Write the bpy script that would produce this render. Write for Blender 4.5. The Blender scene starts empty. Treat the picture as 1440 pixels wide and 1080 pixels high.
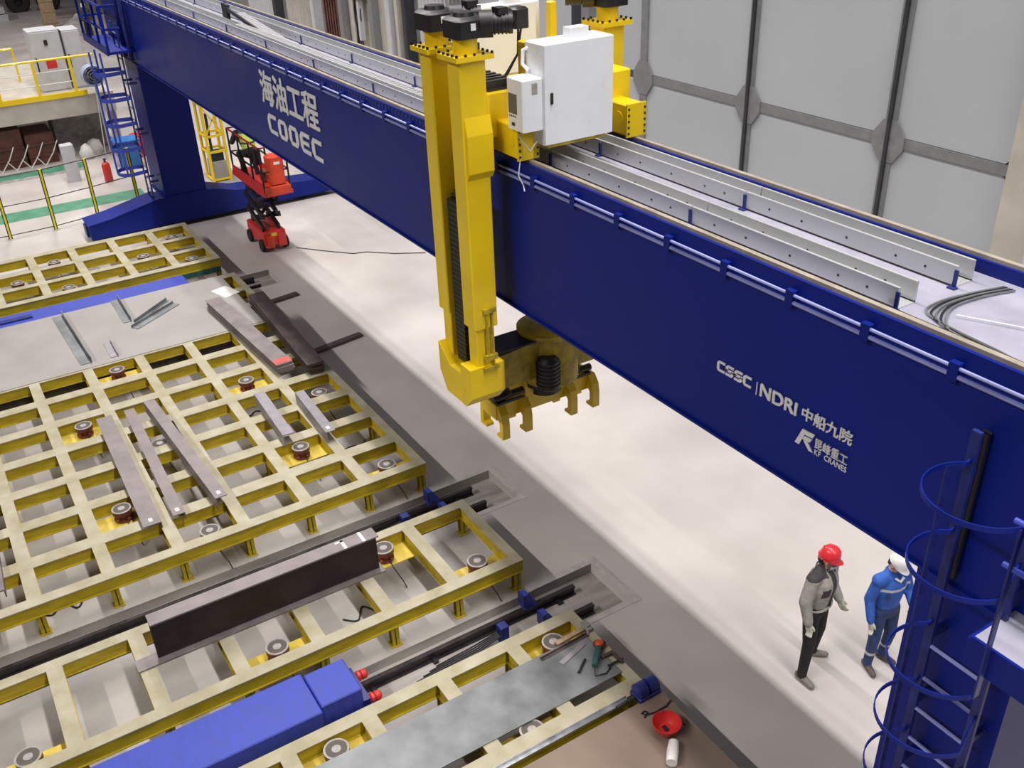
import bpy, bmesh, math, random
from mathutils import Vector, Matrix
random.seed(7)
SC = bpy.context.scene
COL = SC.collection
R = math.radians
# ---------------------------------------------------------------- camera
FPX, HC = 1355.13414, 8.4
YAW, PITCH, ROLL = 2.60102574, -0.514948028, -0.040623351
_f = Vector((math.cos(PITCH)*math.cos(YAW), math.cos(PITCH)*math.sin(YAW), math.sin(PITCH)))
_r = _f.cross(Vector((0, 0, 1))).normalized(); _u = _r.cross(_f)
_c, _s = math.cos(ROLL), math.sin(ROLL)
_R2 = _c*_r + _s*_u; _U2 = -_s*_r + _c*_u
CAMROT = Matrix((_R2, _U2, -_f)).transposed()
CAMPOS = Vector((0, 0, HC))
cd = bpy.data.cameras.new('camera'); cam = bpy.data.objects.new('camera', cd); COL.objects.link(cam)
cam.matrix_world = Matrix.Translation(CAMPOS) @ CAMROT.to_4x4()
cd.sensor_fit = 'HORIZONTAL'; cd.sensor_width = 36.0; cd.lens = 36.0*FPX/1440.0
cd.clip_start = .05; cd.clip_end = 300
SC.camera = cam
def at(px, py, x=None, y=None, z=None):
    """photo pixel (1440x1080) -> point on a known plane of the hall"""
    d = CAMROT @ Vector(((px-720)/FPX, -(py-540)/FPX, -1.0))
    if x is not None: t = (x-CAMPOS.x)/d.x
    elif y is not None: t = (y-CAMPOS.y)/d.y
    else: t = (z-CAMPOS.z)/d.z
    return CAMPOS + d*t
# ---------------------------------------------------------------- world, lamps, exposure
w = bpy.data.worlds.new('hall_ambient'); SC.world = w; w.use_nodes = True
w.node_tree.nodes['Background'].inputs[0].default_value = (.86, .9, 1, 1)
w.node_tree.nodes['Background'].inputs[1].default_value = .055
def lamp_row(y, z, p, tilt, spread, length=76, x=-12, width=.3, col=(1, .955, .925)):
    """continuous row of reflector lamps hung along the hall, parallel to the crane girder"""
    d = bpy.data.lights.new('lamp_row', 'AREA'); d.shape = 'RECTANGLE'; d.size = length; d.size_y = width
    d.energy = p; d.color = col; d.spread = R(spread)
    o = bpy.data.objects.new('lamp_row', d); COL.objects.link(o); o.location = (x, y, z); o.rotation_euler = (R(tilt), 0, 0)
lamp_row(-13.4, 20, 4000, 43, 48, length=92, x=-20, col=(1, .93, .9))
lamp_row(5.1, 20, 7000, -4, 180)
lamp_row(5.67, 20, 19000, -4, 180)
SC.view_settings.view_transform = 'Standard'; SC.view_settings.look = 'None'
SC.view_settings.gamma = 1; SC.view_settings.use_curve_mapping = False
SC.view_settings.exposure = -1.1
# ---------------------------------------------------------------- materials
MATS = {}
def mat(name, col, rough=.5, metal=0, var=.12, scale=6, bump=0, coat=0, col2=None, stretch=None, detail=6):
    m = bpy.data.materials.new(name); m.use_nodes = True; MATS[name] = m
    nt = m.node_tree; N = nt.nodes; L = nt.links; b = N['Principled BSDF']
    b.inputs['Roughness'].default_value = rough; b.inputs['Metallic'].default_value = metal
    b.inputs['Coat Weight'].default_value = coat
    tc = N.new('ShaderNodeTexCoord'); mp = N.new('ShaderNodeMapping'); L.new(tc.outputs['Object'], mp.inputs[0])
    if stretch: mp.inputs['Scale'].default_value = stretch
    no = N.new('ShaderNodeTexNoise'); no.inputs['Scale'].default_value = scale; no.inputs['Detail'].default_value = detail
    L.new(mp.outputs[0], no.inputs['Vector'])
    cr = N.new('ShaderNodeValToRGB'); cr.color_ramp.elements[0].position = .32; cr.color_ramp.elements[1].position = .68
    c1 = [max(0, c*(1-var)) for c in col]; c2 = list(col2) if col2 else [min(1, c*(1+var)) for c in col]
    cr.color_ramp.elements[0].color = (*c1, 1); cr.color_ramp.elements[1].color = (*c2, 1)
    L.new(no.outputs['Fac'], cr.inputs[0]); L.new(cr.outputs[0], b.inputs['Base Color'])
    mr = N.new('ShaderNodeMapRange'); mr.inputs['To Min'].default_value = max(.03, rough-.1); mr.inputs['To Max'].default_value = min(1, rough+.12)
    L.new(no.outputs['Fac'], mr.inputs['Value']); L.new(mr.outputs[0], b.inputs['Roughness'])
    if bump:
        bp = N.new('ShaderNodeBump'); bp.inputs['Strength'].default_value = bump; bp.inputs['Distance'].default_value = .01
        L.new(no.outputs['Fac'], bp.inputs['Height']); L.new(bp.outputs[0], b.inputs['Normal'])
    return m
mat('blue_paint', (.003, .014, .2), .42, var=.1, scale=.7).node_tree.nodes['Principled BSDF'].inputs['Specular IOR Level'].default_value = .25
mat('blue_bright', (.035, .06, .4), .55, var=.14, scale=4, stretch=(1, 4, 1))
mat('blue_dark', (.012, .022, .16), .4, var=.3, scale=9)
mat('blue_light', (.26, .29, .6), .3)
mat('yellow_paint', (.84, .6, .004), .38, var=.06, scale=2, coat=.15)
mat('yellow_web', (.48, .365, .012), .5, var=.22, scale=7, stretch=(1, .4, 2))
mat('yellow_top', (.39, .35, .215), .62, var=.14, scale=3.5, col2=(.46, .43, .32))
mat('yellow_plate', (.66, .5, .07), .5, var=.15)
mat('yellow_dirty', (.42, .31, .015), .45, var=.35, scale=9)
mat('black', (.012, .012, .014), .45, var=.3)
mat('rubber', (.02, .02, .02), .8)
mat('dark_metal', (.035, .033, .035), .4, metal=.4, var=.3)
mat('white_paint', (.82, .85, .88), .3, var=.02)
mat('white_sheet', (.75, .74, .7), .6, var=.1)
mat('off_white', (.5, .51, .53), .5, var=.06)
mat('grey_mesh', (.13, .12, .11), .5)
mat('galvanised', (.5, .52, .54), .3, metal=.85, var=.12, scale=10)
mat('aluminium', (.56, .57, .58), .3, metal=.3, var=.08, scale=3, stretch=(.15, 1, 1))
mat('rail_top', (.36, .32, .25), .4, var=.15)
mat('deck', (.36, .36, .44), .35, var=.15, scale=3)
mat('concrete', (.54, .5, .475), .42, var=.16, scale=.55, bump=.08, col2=(.6, .565, .54))
mat('concrete_worn', (.4, .375, .355), .5, var=.22, scale=1.6, bump=.1, col2=(.49, .465, .44), stretch=(1, .5, 1))
mat('screed', (.5, .475, .46), .7, var=.15, scale=8)
mat('concrete_dirty', (.36, .335, .31), .7, var=.3, scale=3, bump=.2, stretch=(2, .3, 1))
mat('green_floor', (.08, .27, .17), .5, var=.2, scale=3)
mat('panel', (.42, .445, .47), .5, var=.03, scale=.5)
mat('frame_grey', (.2, .205, .21), .5, var=.1)
mat('frame_dark', (.03, .032, .04), .5)
mat('cladding', (.42, .4, .37), .6, var=.12, scale=1.2)
mat('beige', (.47, .44, .38), .6, var=.12, scale=2)
mat('brown', (.1, .035, .022), .6, var=.35, scale=3)
mat('steel_plate', (.33, .315, .295), .55, metal=.1, var=.1, scale=1.2)
mat('steel_grey', (.17, .185, .19), .42, metal=.25, var=.3, scale=2.2, col2=(.25, .27, .275))
mat('steel_mill', (.225, .195, .195), .5, metal=.25, var=.2, scale=4)
mat('steel_dark', (.1, .075, .072), .45, metal=.3, var=.3, scale=4)
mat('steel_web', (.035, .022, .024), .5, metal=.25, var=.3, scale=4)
mat('steel_pale', (.29, .275, .3), .45, metal=.25, var=.12)
mat('rust_plate', (.21, .155, .118), .6, var=.14, scale=1.5)
mat('rail_steel', (.05, .045, .045), .4, metal=.5, var=.3)
mat('magnet_body', (.14, .03, .018), .45, var=.3)
mat('magnet_top', (.34, .32, .3), .5, var=.2, scale=20)
mat('red', (.62, .03, .025), .4, var=.12)
mat('red_orange', (.72, .06, .015), .4, var=.12)
mat('red_tape', (.55, .1, .09), .6)
mat('green_steel', (.02, .1, .09), .5, var=.3)
mat('wood', (.38, .27, .16), .7, var=.2, scale=12)
mat('dusty', (.3, .29, .28), .8, var=.3, scale=5, bump=.4)
mat('dusty_dark', (.1, .085, .075), .7)
mat('sticker', (.85, .85, .85), .5)
mat('chalk', (.8, .8, .78), .7)
mat('skin', (.5, .3, .22), .55, var=.05)
mat('hair', (.015, .012, .01), .6)
mat('jacket_grey', (.36, .34, .31), .8, var=.15, scale=14, bump=.3)
mat('jacket_dark', (.05, .045, .045), .8)
mat('trousers', (.012, .011, .012), .8, var=.3)
mat('shoe_grey', (.17, .16, .14), .7)
mat('shoe_brown', (.09, .065, .055), .7)
mat('overall_blue', (.025, .1, .42), .75, var=.22, scale=12, bump=.3)
mat('overall_dark', (.02, .045, .14), .75, var=.22, scale=12)
mat('reflect', (.45, .47, .45), .4)
mat('glove', (.5, .5, .4), .8)
mat('helmet_red', (.75, .03, .04), .3, var=.03, coat=.4)
mat('helmet_white', (.82, .82, .82), .3, var=.02, coat=.4)
mat('hivis', (.5, .65, .08), .7)
mat('mask', (.5, .68, .72), .7)
mat('letter', (.74, .75, .76), .5, var=.04)
mat('black_yellow', (.75, .68, .02), .45, var=.05)
mat('blue_bin', (.02, .17, .5), .5)
mat('fan_grey', (.35, .42, .62), .4)
# ---------------------------------------------------------------- mesh builder
WO = {}
class MB:
    def __init__(s): s.v = []; s.f = []; s.m = []; s.mi = 0; s.sm = []
    def add(s, vs, fs, smooth=False):
        b = len(s.v); s.v += [tuple(p) for p in vs]
        for f in fs: s.f.append([b+i for i in f]); s.m.append(s.mi); s.sm.append(smooth)
        return s
    def mat(s, i): s.mi = i; return s
    def box(s, x0, x1, y0, y1, z0, z1):
        x0, x1 = min(x0, x1), max(x0, x1); y0, y1 = min(y0, y1), max(y0, y1); z0, z1 = min(z0, z1), max(z0, z1)
        return s.add([(x0, y0, z0), (x1, y0, z0), (x1, y1, z0), (x0, y1, z0), (x0, y0, z1), (x1, y0, z1), (x1, y1, z1), (x0, y1, z1)],
              [(0, 3, 2, 1), (4, 5, 6, 7), (0, 1, 5, 4), (1, 2, 6, 5), (2, 3, 7, 6), (3, 0, 4, 7)])
    def bbox(s, x0, x1, y0, y1, z0, z1, b=.01):
        """box with chamfered vertical and top edges"""
        P = [(x0+b, y0), (x1-b, y0), (x1, y0+b), (x1, y1-b), (x1-b, y1), (x0+b, y1), (x0, y1-b), (x0, y0+b)]
        Q = [(x0+2*b, y0+b), (x1-2*b, y0+b), (x1-b, y0+2*b), (x1-b, y1-2*b), (x1-2*b, y1-b), (x0+2*b, y1-b), (x0+b, y1-2*b), (x0+b, y0+2*b)]
        vs = [(p[0], p[1], z0) for p in P]+[(p[0], p[1], z1-b) for p in P]+[(p[0], p[1], z1) for p in Q]
        fs = [tuple(range(7, -1, -1)), tuple(range(16, 24))]
        for k in (0, 8):
            for i in range(8): fs.append((k+i, k+(i+1) % 8, k+8+(i+1) % 8, k+8+i))
        return s.add(vs, fs)
    def prism(s, poly, axis, a, b):
        """poly: list of 2D points; axis x: (y,z); y: (x,z); z: (x,y)"""
        def P(p, t): return {'x': (t, p[0], p[1]), 'y': (p[0], t, p[1]), 'z': (p[0], p[1], t)}[axis]
        n = len(poly); vs = [P(p, a) for p in poly]+[P(p, b) for p in poly]
        fs = [tuple(range(n)), tuple(range(2*n-1, n-1, -1))]+[(i, n+i, n+(i+1) % n, (i+1) % n) for i in range(n)]
        return s.add(vs, fs)
    def obar(s, p, q, w, h, up=(0, 0, 1)):
        """rectangular bar from p to q (w across, h along up)"""
        p = Vector(p); q = Vector(q); d = (q-p).normalized(); up = Vector(up)
        sd = d.cross(up)
        if sd.length < 1e-4: sd = d.cross(Vector((1, 0, 0)))
        sd.normalize(); u2 = sd.cross(d)
        vs = [c + sd*(w/2*a) + u2*(h/2*b) for c in (p, q) for a, b in ((-1, -1), (1, -1), (1, 1), (-1, 1))]
        return s.add(vs, [(0, 1, 2, 3), (7, 6, 5, 4), (0, 4, 5, 1), (1, 5, 6, 2), (2, 6, 7, 3), (3, 7, 4, 0)])
    def oprof(s, p, q, prof, up=(0, 0, 1)):
        """extrude a 2D profile (side, up) from p to q"""
        p = Vector(p); q = Vector(q); d = (q-p).normalized(); sd = d.cross(Vector(up)).normalized(); u2 = sd.cross(d)
        n = len(prof); vs = [c+sd*a+u2*b for c in (p, q) for a, b in prof]
        fs = [tuple(range(n)), tuple(range(2*n-1, n-1, -1))]+[(i, n+i, n+(i+1) % n, (i+1) % n) for i in range(n)]
        return s.add(vs, fs)
    def tube(s, pts, r, n=8, closed=False, caps=True):
        pts = [Vector(p) for p in pts]; m = len(pts); vs = []; fs = []; prev = None
        rr = r if isinstance(r, (list, tuple)) else [r]*m
        for i, p in enumerate(pts):
            if closed: d = pts[(i+1) % m]-pts[i-1]
            else: d = pts[min(i+1, m-1)]-pts[max(i-1, 0)]
            d.normalize()
            if prev is None:
                a = Vector((0, 0, 1)) if abs(d.z) < .9 else Vector((1, 0, 0))
                n1 = d.cross(a).normalized()
            else: n1 = (prev-d*prev.dot(d)).normalized()
            prev = n1; n2 = d.cross(n1)
            for k in range(n): t = 2*math.pi*k/n; vs.append(p+(n1*math.cos(t)+n2*math.sin(t))*rr[i])
        for i in range(m if closed else m-1):
            j = (i+1) % m
            for k in range(n): fs.append((i*n+k, i*n+(k+1) % n, j*n+(k+1) % n, j*n+k))
        s.add(vs, fs, True)
        if caps and not closed: 
            b = len(s.v)-len(vs)
            s.f.append([b+k for k in range(n-1, -1, -1)]); s.f.append([b+(m-1)*n+k for k in range(n)]); s.m += [s.mi]*2; s.sm += [False]*2
        return s
    def cyl(s, p, q, r, n=16): return s.tube([p, q], r, n)
    def lathe(s, c, prof, n=24, axis='z', smooth=True):
        """prof: (radius, height) pairs about an axis through c"""
        vs = []; fs = []
        for r, h in prof:
            for k in range(n):
                t = 2*math.pi*k/n; a, b = r*math.cos(t), r*math.sin(t)
                vs.append({'z': (c[0]+a, c[1]+b, c[2]+h), 'x': (c[0]+h, c[1]+a, c[2]+b), 'y': (c[0]+b, c[1]+h, c[2]+a)}[axis])
        m = len(prof)
        for i in range(m-1):
            for k in range(n): fs.append((i*n+k, i*n+(k+1) % n, (i+1)*n+(k+1) % n, (i+1)*n+k))
        fs.append(tuple(range(n-1, -1, -1))); fs.append(tuple((m-1)*n+k for k in range(n)))
        return s.add(vs, fs, False if not smooth else True)
    def build(s, name, mats, parent=None, origin=None):
        if parent is not None: o0 = WO[parent.name]
        elif origin is not None: o0 = Vector(origin)
        else:
            xs = [p[0] for p in s.v]; ys = [p[1] for p in s.v]; zs = [p[2] for p in s.v]
            o0 = Vector(((min(xs)+max(xs))/2, (min(ys)+max(ys))/2, min(zs)))
        me = bpy.data.meshes.new(name)
        me.from_pydata([(p[0]-o0.x, p[1]-o0.y, p[2]-o0.z) for p in s.v], [], s.f)
        if isinstance(mats, str): mats = [mats]
        for m in mats: me.materials.append(MATS[m])
        me.polygons.foreach_set('material_index', s.m); me.polygons.foreach_set('use_smooth', s.sm)
        bm = bmesh.new(); bm.from_mesh(me); bmesh.ops.recalc_face_normals(bm, faces=bm.faces); bm.to_mesh(me); bm.free()
        if any(s.sm): me.set_sharp_from_angle(angle=R(40))
        me.update()
        o = bpy.data.objects.new(name, me); COL.objects.link(o)
        if parent is not None: o.parent = parent
        else: o.location = o0
        WO[o.name] = o0.copy()
        return o
def tag(o, label, cat, group=None):
    o['label'] = label; o['category'] = cat
    if group: o['group'] = group
    return o
def thing(name, label, cat, loc, group=None):
    o = bpy.data.objects.new(name, None); o.empty_display_size = .2; COL.objects.link(o); o.location = loc; WO[o.name] = Vector(loc)
    return tag(o, label, cat, group)
def struct(o): o['kind'] = 'structure'; return o
def stuff(o): o['kind'] = 'stuff'; return o
def inst(mesh, name, parent, world_loc, rot=None):
    o = bpy.data.objects.new(name, mesh); COL.objects.link(o); o.parent = parent
    o.location = Vector(world_loc)-WO[parent.name]; WO[o.name] = Vector(world_loc)
    if rot: o.rotation_euler = rot
    return o
# ================================================================ SETTING
TR = [(-20.5, -19.62), (-10.66, -9.84), (-8.02, -7.2)]   # rail trenches between the tables
TY0, TY1, TD = -12.0, 5.92, -.14
m = MB()
xs = [-95]+[c for t in TR for c in t]+[14]
for i in range(0, len(xs), 2): 
    a_, b_ = xs[i], xs[i+1]
    for (p_, q_, y0_, y1_, k_) in ((max(a_, -24), min(b_, 14), -12, 4.95, 2), (max(a_, -24), min(b_, 14), 4.95, TY1, 0))+(((a_, -24, -12, TY1, 0),) if a_ < -24 else ()):
        m.mat(k_).add([(p_, y0_, 0), (q_, y0_, 0), (q_, y1_, 0), (p_, y1_, 0)], [(0, 1, 2, 3)])
m.mat(0)
m.add([(-95, TY1, 0), (14, TY1, 0), (14, 13, 0), (-95, 13, 0)], [(0, 1, 2, 3)])
for a, b in TR:
    m.mat(1).add([(a, TY0, TD), (b, TY0, TD), (b, TY1, TD), (a, TY1, TD)], [(0, 1, 2, 3)])
    m.add([(a, TY0, TD), (a, TY1, TD), (a, TY1, 0), (a, TY0, 0)], [(0, 1, 2, 3)])
    m.add([(b, TY0, TD), (b, TY1, TD), (b, TY1, 0), (b, TY0, 0)], [(0, 1, 2, 3)])
    m.mat(0).add([(a, TY1, TD), (b, TY1, TD), (b, TY1, 0), (a, TY1, 0)], [(0, 1, 2, 3)])
floor = struct(m.build('floor', ['concrete', 'concrete_dirty', 'concrete_worn'], origin=(0, 0, 0)))
for a, b in TR[1:]:      # pale patched screed round the trench ends
    for q in ((a-.1, b+.1, TY1, TY1+.12), (b, b+.09, 5.0, TY1), (a-.09, a, 5.0, TY1)):
        MB().box(*q, .0, .006).build('screed_edge', 'screed', floor)
for a, b in ((-28.7, -27.85), (-32.7, -32.05)):
    MB().box(a, b, -12, 4.2 if a < -30 else 5.0, 0, .004).build('green_lane', 'green_floor', floor)
MB().box(-32.05, -31.75, -12, 4.2, 0, .004).build('kerb_band', 'dusty', floor)
struct(MB().box(-24.9, -24.72, -12, 13, 0, .012).build('trim_1', 'rail_steel'))     # gantry rail let into the floor
# rails in the trenches
for k, (a, b) in enumerate(TR):
    for x in (a+.2, b-.2):
        m = MB().box(x-.05, x+.05, -12, 5.5, TD, TD+.015).box(x-.012, x+.012, -12, 5.5, TD+.015, TD+.1).box(x-.03, x+.03, -12, 5.5, TD+.1, TD+.13)
        o = m.build('rail', 'rail_steel', floor)
        if x > -19:
            for y in (1.5, 2.6, 3.4, 4.3, 5.2): MB().box(x-.1, x+.1, y, y+.06, TD, TD+.04).build('rail_clip', 'dark_metal', floor)
# side wall behind the gantry
YW = 13.0
m = MB().box(-95, 14, YW+.1, YW+.2, 0, 16)
wall = struct(m.build('wall_right', 'frame_grey'))
PX = [-7.62, -9.77, -12.88, -15.9]
ZR = [.0, 4.02, 8.6]
def panel(x0, x1, z0, z1, c=.16):
    P = [(x0+c, z0), (x1-c, z0), (x1, z0+c), (x1, z1-c), (x1-c, z1), (x0+c, z1), (x0, z1-c), (x0, z0+c)]
    MB().prism(P, 'y', YW+.02, YW+.1).build('panel', 'panel', wall)
for i in range(len(PX)-1):
    xr, xl = PX[i], PX[i+1]
    for j in range(2): panel(xl+.1, xr-(.1 if i else 0), ZR[j]+.09, ZR[j+1]-.09)
    o = MB().box(xl-.1, xl+.1, YW-.02, YW+.1, 0, 9)
    if i < 2: o.mat(1).box(xl-.03, xl+.03, YW-.07, YW-.02, 0, 9)
    o.build('frame_post', ['frame_grey', 'frame_dark'], wall)
    MB().box(xl+.1, xr-.1, YW, YW+.1, ZR[1]-.08, ZR[1]+.08).build('frame_rail', 'frame_grey', wall)
    MB().prism([(xl-.3, ZR[1]-.1), (xl-.13, ZR[1]-.33), (xl+.13, ZR[1]-.33), (xl+.3, ZR[1]-.1), (xl+.3, ZR[1]+.1), (xl+.13, ZR[1]+.33), (xl-.13, ZR[1]+.33), (xl-.3, ZR[1]+.1)], 'y', YW-.03, YW).build('gusset', 'frame_grey', wall)
for x0, x1 in ((-17.6, -16.0), (-22.6, -18.5)):
    for j in range(2): panel(x0, x1, ZR[j]+.09, ZR[j+1]-.09, .02)
# dark door gap and steel column left of the panels
MB().box(-18.45, -17.7, YW+.0, YW+.1, 0, 9).build('door_gap', 'frame_dark', wall)
MB().box(-17.75, -17.5, YW-.25, YW+.1, 0, 9).build('column', 'frame_grey', wall)
MB().box(-7.6, -6.9, YW-.2, YW+.1, 0, 9).build('column', 'beige', wall)
MB().box(-6.85, -5.9, YW, YW+.1, 0, 9).build('cladding_sheet', 'cladding', wall)
MB().box(-7.05, -6.99, YW-.26, YW-.2, 0, 9).build('conduit', 'off_white', wall)
# ribbed cladding and columns further away
def ribbed(x0, x1, mt='cladding', pitch=.22):
    m = MB(); n = int((x1-x0)/pitch)
    for k in range(n):
        a = x0+k*pitch
        m.prism([(a, YW+.1), (a, YW+.07), (a+pitch*.45, YW+.07), (a+pitch*.55, YW+.02), (a+pitch*.9, YW+.02), (a+pitch, YW+.07), (a+pitch, YW+.1)], 'z', 0, 9)
    m.build('cladding_sheet', mt, wall)
ribbed(-26.1, -23.0, 'off_white'); ribbed(-37, -34.2); ribbed(-41.5, -38.2, 'off_white'); ribbed(-33.2, -32.0, 'beige')
for x, wd, mt in ((-22.9, .28, 'frame_dark'), (-27.0, .18, 'beige'), (-26.5, .2, 'frame_dark'), (-27.6, .3, 'off_white'), (-28.8, .26, 'frame_grey'), (-30.2, .22, 'beige'), (-31.2, .3, 'frame_grey'), (-33.7, .3, 'off_white'), (-37.6, .3, 'frame_dark')):
    MB().box(x-wd/2, x+wd/2, YW-.22, YW+.1, 0, 9).build('column', mt, wall)
MB().box(-24.2, -22.9, YW-.2, YW-.06, 5.0, 5.14).build('frame_rail', 'frame_grey', wall)
MB().box(-33.2, -31.3, YW+.02, YW+.1, 0, 9).build('cladding_sheet', 'brown', wall)
MB().box(-31.0, -27.8, YW+.02, YW+.1, 0, 9).build('cladding_sheet', 'beige', wall)
bx = thing('wall_box', 'pale electrical box fixed high on the wall beside tangled cables', 'junction box', (-29.5, YW-.2, 4.2))
MB().box(-29.9, -29.3, YW-.32, YW+.02, 4.3, 5.1).build('body', 'off_white', bx)
MB().box(-29.75, -29.6, YW-.25, YW-.1, 3.0, 4.3).build('cable_duct', 'off_white', bx)
for k in range(4):
    MB().tube([(-30.0+.12*k+.05*math.sin(t*1.7+k), YW-.2, 5.6-.28*t) for t in range(11)], .025, 6).build('cable', 'black', bx)
# end wall far beyond
struct(MB().box(-95.2, -95, -12, 13.2, 0, 16).build('wall_back', 'cladding'))
# ================================================================ GANTRY CRANE
GY0, GY1, GZ0, GZ1, GDK = 4.83, 6.2, 4.11, 5.73, 5.6
GX0, GX1 = -27.2, 1.5
crane = thing('gantry_crane', 'dark blue gantry crane girder with white lettering spanning the hall', 'crane', (-12, 5.5, 0))
m = MB().box(GX0, GX1, GY0, GY1, GZ0, GDK-.02).box(GX0, GX1, GY0-.025, GY1+.025, GZ0-.02, GZ0)
m.box(GX0, GX1, GY0, GY0+.1, GDK-.02, GZ1-.03).box(GX0, GX1, GY1-.1, GY1, GDK-.02, GZ1-.03)
m.mat(1).box(GX0, GX1, GY0+.1, GY1-.1, GDK-.02, GDK)
m.build('girder', ['blue_paint', 'deck'], crane)
for y in (GY0+.03, GY1-.075): MB().box(GX0, GX1, y, y+.045, GZ1-.03, GZ1).build('rail', 'rail_top', crane)
m = MB()
for k in range(int((-9.5-GX0)/.09)):
    x = GX0+.09*k; m.box(x, x+.045, GY0-.005, GY0, 5.64, 5.675)
stuff(m.build('gear_rack', 'blue_dark', crane))
# conduits with clamps along the top of the near web
for z, r in ((5.535, .015), (5.59, .012)):
    MB().tube([(GX0+.6, GY0-.035, z), (GX1, GY0-.035, z)], r, 8).build('conduit', 'blue_light', crane)
cl = MB().box(-.035, .035, -.05, 0, -.06, .06).build('conduit_clamp', 'blue_paint', crane); cl.location = Vector((GX0+.9, GY0, 5.56))-WO[crane.name]
cl.data.transform(Matrix.Translation(WO[crane.name]))
x = GX0+1.55
while x < GX1-.2:
    inst(cl.data, 'conduit_clamp', crane, (x, GY0, 5.56)); x += .65
# two open guide channels on the deck: upright plates in 2.05 m lengths
CY = [5.14, 5.32, 5.74, 5.92]; XE = -3.6
seg = 2.03
m = MB().box(-seg+.006, -.006, 0, .024, .016, .155)
m.mat(1).box(-seg+.006, -.006, .004, .02, 0, .016)  # dark strip painted in for the shadow gap under each raised plate
for bx_ in (.25, .5, .95, 1.4, 1.75): m.box(-bx_-.008, -bx_+.008, -.004, 0, .07, .086)
pl = m.build('channel_plate', ['aluminium', 'dark_metal'], crane)
pl.data.transform(Matrix.Translation(WO[crane.name])); pl.location = Vector((XE, CY[0], GDK))-WO[crane.name]
jb = MB().box(-.014, .014, -.014, .0, .0, .13).box(-.03, .03, -.045, 0, 0, .012).build('joint_bracket', 'blue_dark', crane)
jb.data.transform(Matrix.Translation(WO[crane.name])); jb.location = Vector((XE-seg, CY[0], GDK))-WO[crane.name]
for j, y in enumerate(CY):
    for k in range(11):
        if not (j == 0 and k == 0): inst(pl.data, 'channel_plate', crane, (XE-seg*k, y, GDK))
        if j in (0, 2) and not (j == 0 and k == 1): inst(jb.data, 'joint_bracket', crane, (XE-seg*k, y, GDK))
for y in (CY[0], CY[2]): MB().box(XE-seg*11, XE, y+.018, y+.18, GDK, GDK+.006).build('channel_floor', 'aluminium', crane)
# cables on the deck at the near end
def curve(P, n=8):
    out = []; P = [Vector(p) for p in P]; P = [P[0]]+P+[P[-1]]
    for i in range(1, len(P)-2):
        for t in range(n):
            t = t/n; out.append(.5*(2*P[i]+(P[i+1]-P[i-1])*t+(2*P[i-1]-5*P[i]+4*P[i+1]-P[i+2])*t*t+(3*P[i]-P[i-1]-3*P[i+1]+P[i+2])*t**3))
    return out+[P[-1]]
for k in range(5):
    MB().tube(curve([(XE+.2+.02*k, 6.0, GDK+.01), (XE+.13+.02*k, 5.7, GDK+.012), (XE+.1+.03*k, 5.4, GDK+.012), (XE+.2+.05*k, 5.22-.02*k, GDK+.012), (-2.9, 5.14-.025*k, GDK+.012), (-2.2, 5.1-.025*k, GDK+.012), (GX1, 5.08-.025*k, GDK+.012)]), .008, 6).build('deck_cable', 'black' if k % 2 else 'galvanised', crane)
for y in (4.985, 5.03, 5.07): MB().tube([(XE-.1, y+.02, GDK+.02), (GX1, y, GDK+.02)], .013, 6).build('deck_cable', 'black', crane)
MB().tube(curve([(-3.3, 5.35, GDK+.02), (-2.75, 5.6, GDK+.02), (-2.4, 5.64, GDK+.02)]), .004, 6).build('deck_cable', 'white_paint', crane)
# far leg on its travelling base beam
XL = -24.8
m = MB().box(XL-1.3, XL, GY0+.04, 5.92, .78, GZ0-.02)
m.box(XL-1.34, XL+.03, GY0, 5.96, .74, .8)
m.build('leg', 'blue_paint', crane)
P = [(2.92, .09), (2.92, .44), (3.5, .52), (4.7, .78), (6.1, .78), (6.7, .62), (9.3, .44), (9.3, .09)]
m = MB().prism(P, 'x', XL-.7, XL+.02)
m.prism([(2.9, .44), (2.9, .47), (3.5, .55), (4.7, .81), (4.7, .78), (3.5, .52)], 'x', XL-.74, XL+.06)
m.build('base_beam', 'blue_paint', crane)
for y in (3.4, 8.6): MB().lathe((XL-.55, y, .17), [(.0, 0), (.17, 0), (.17, .3), (0, .3)], 20, 'x').build('travel_wheel', 'dark_metal', crane)
MB().box(XL-.5, XL-.2, 2.86, 2.93, .12, .4).build('buffer_plate', 'blue_dark', crane)
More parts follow.
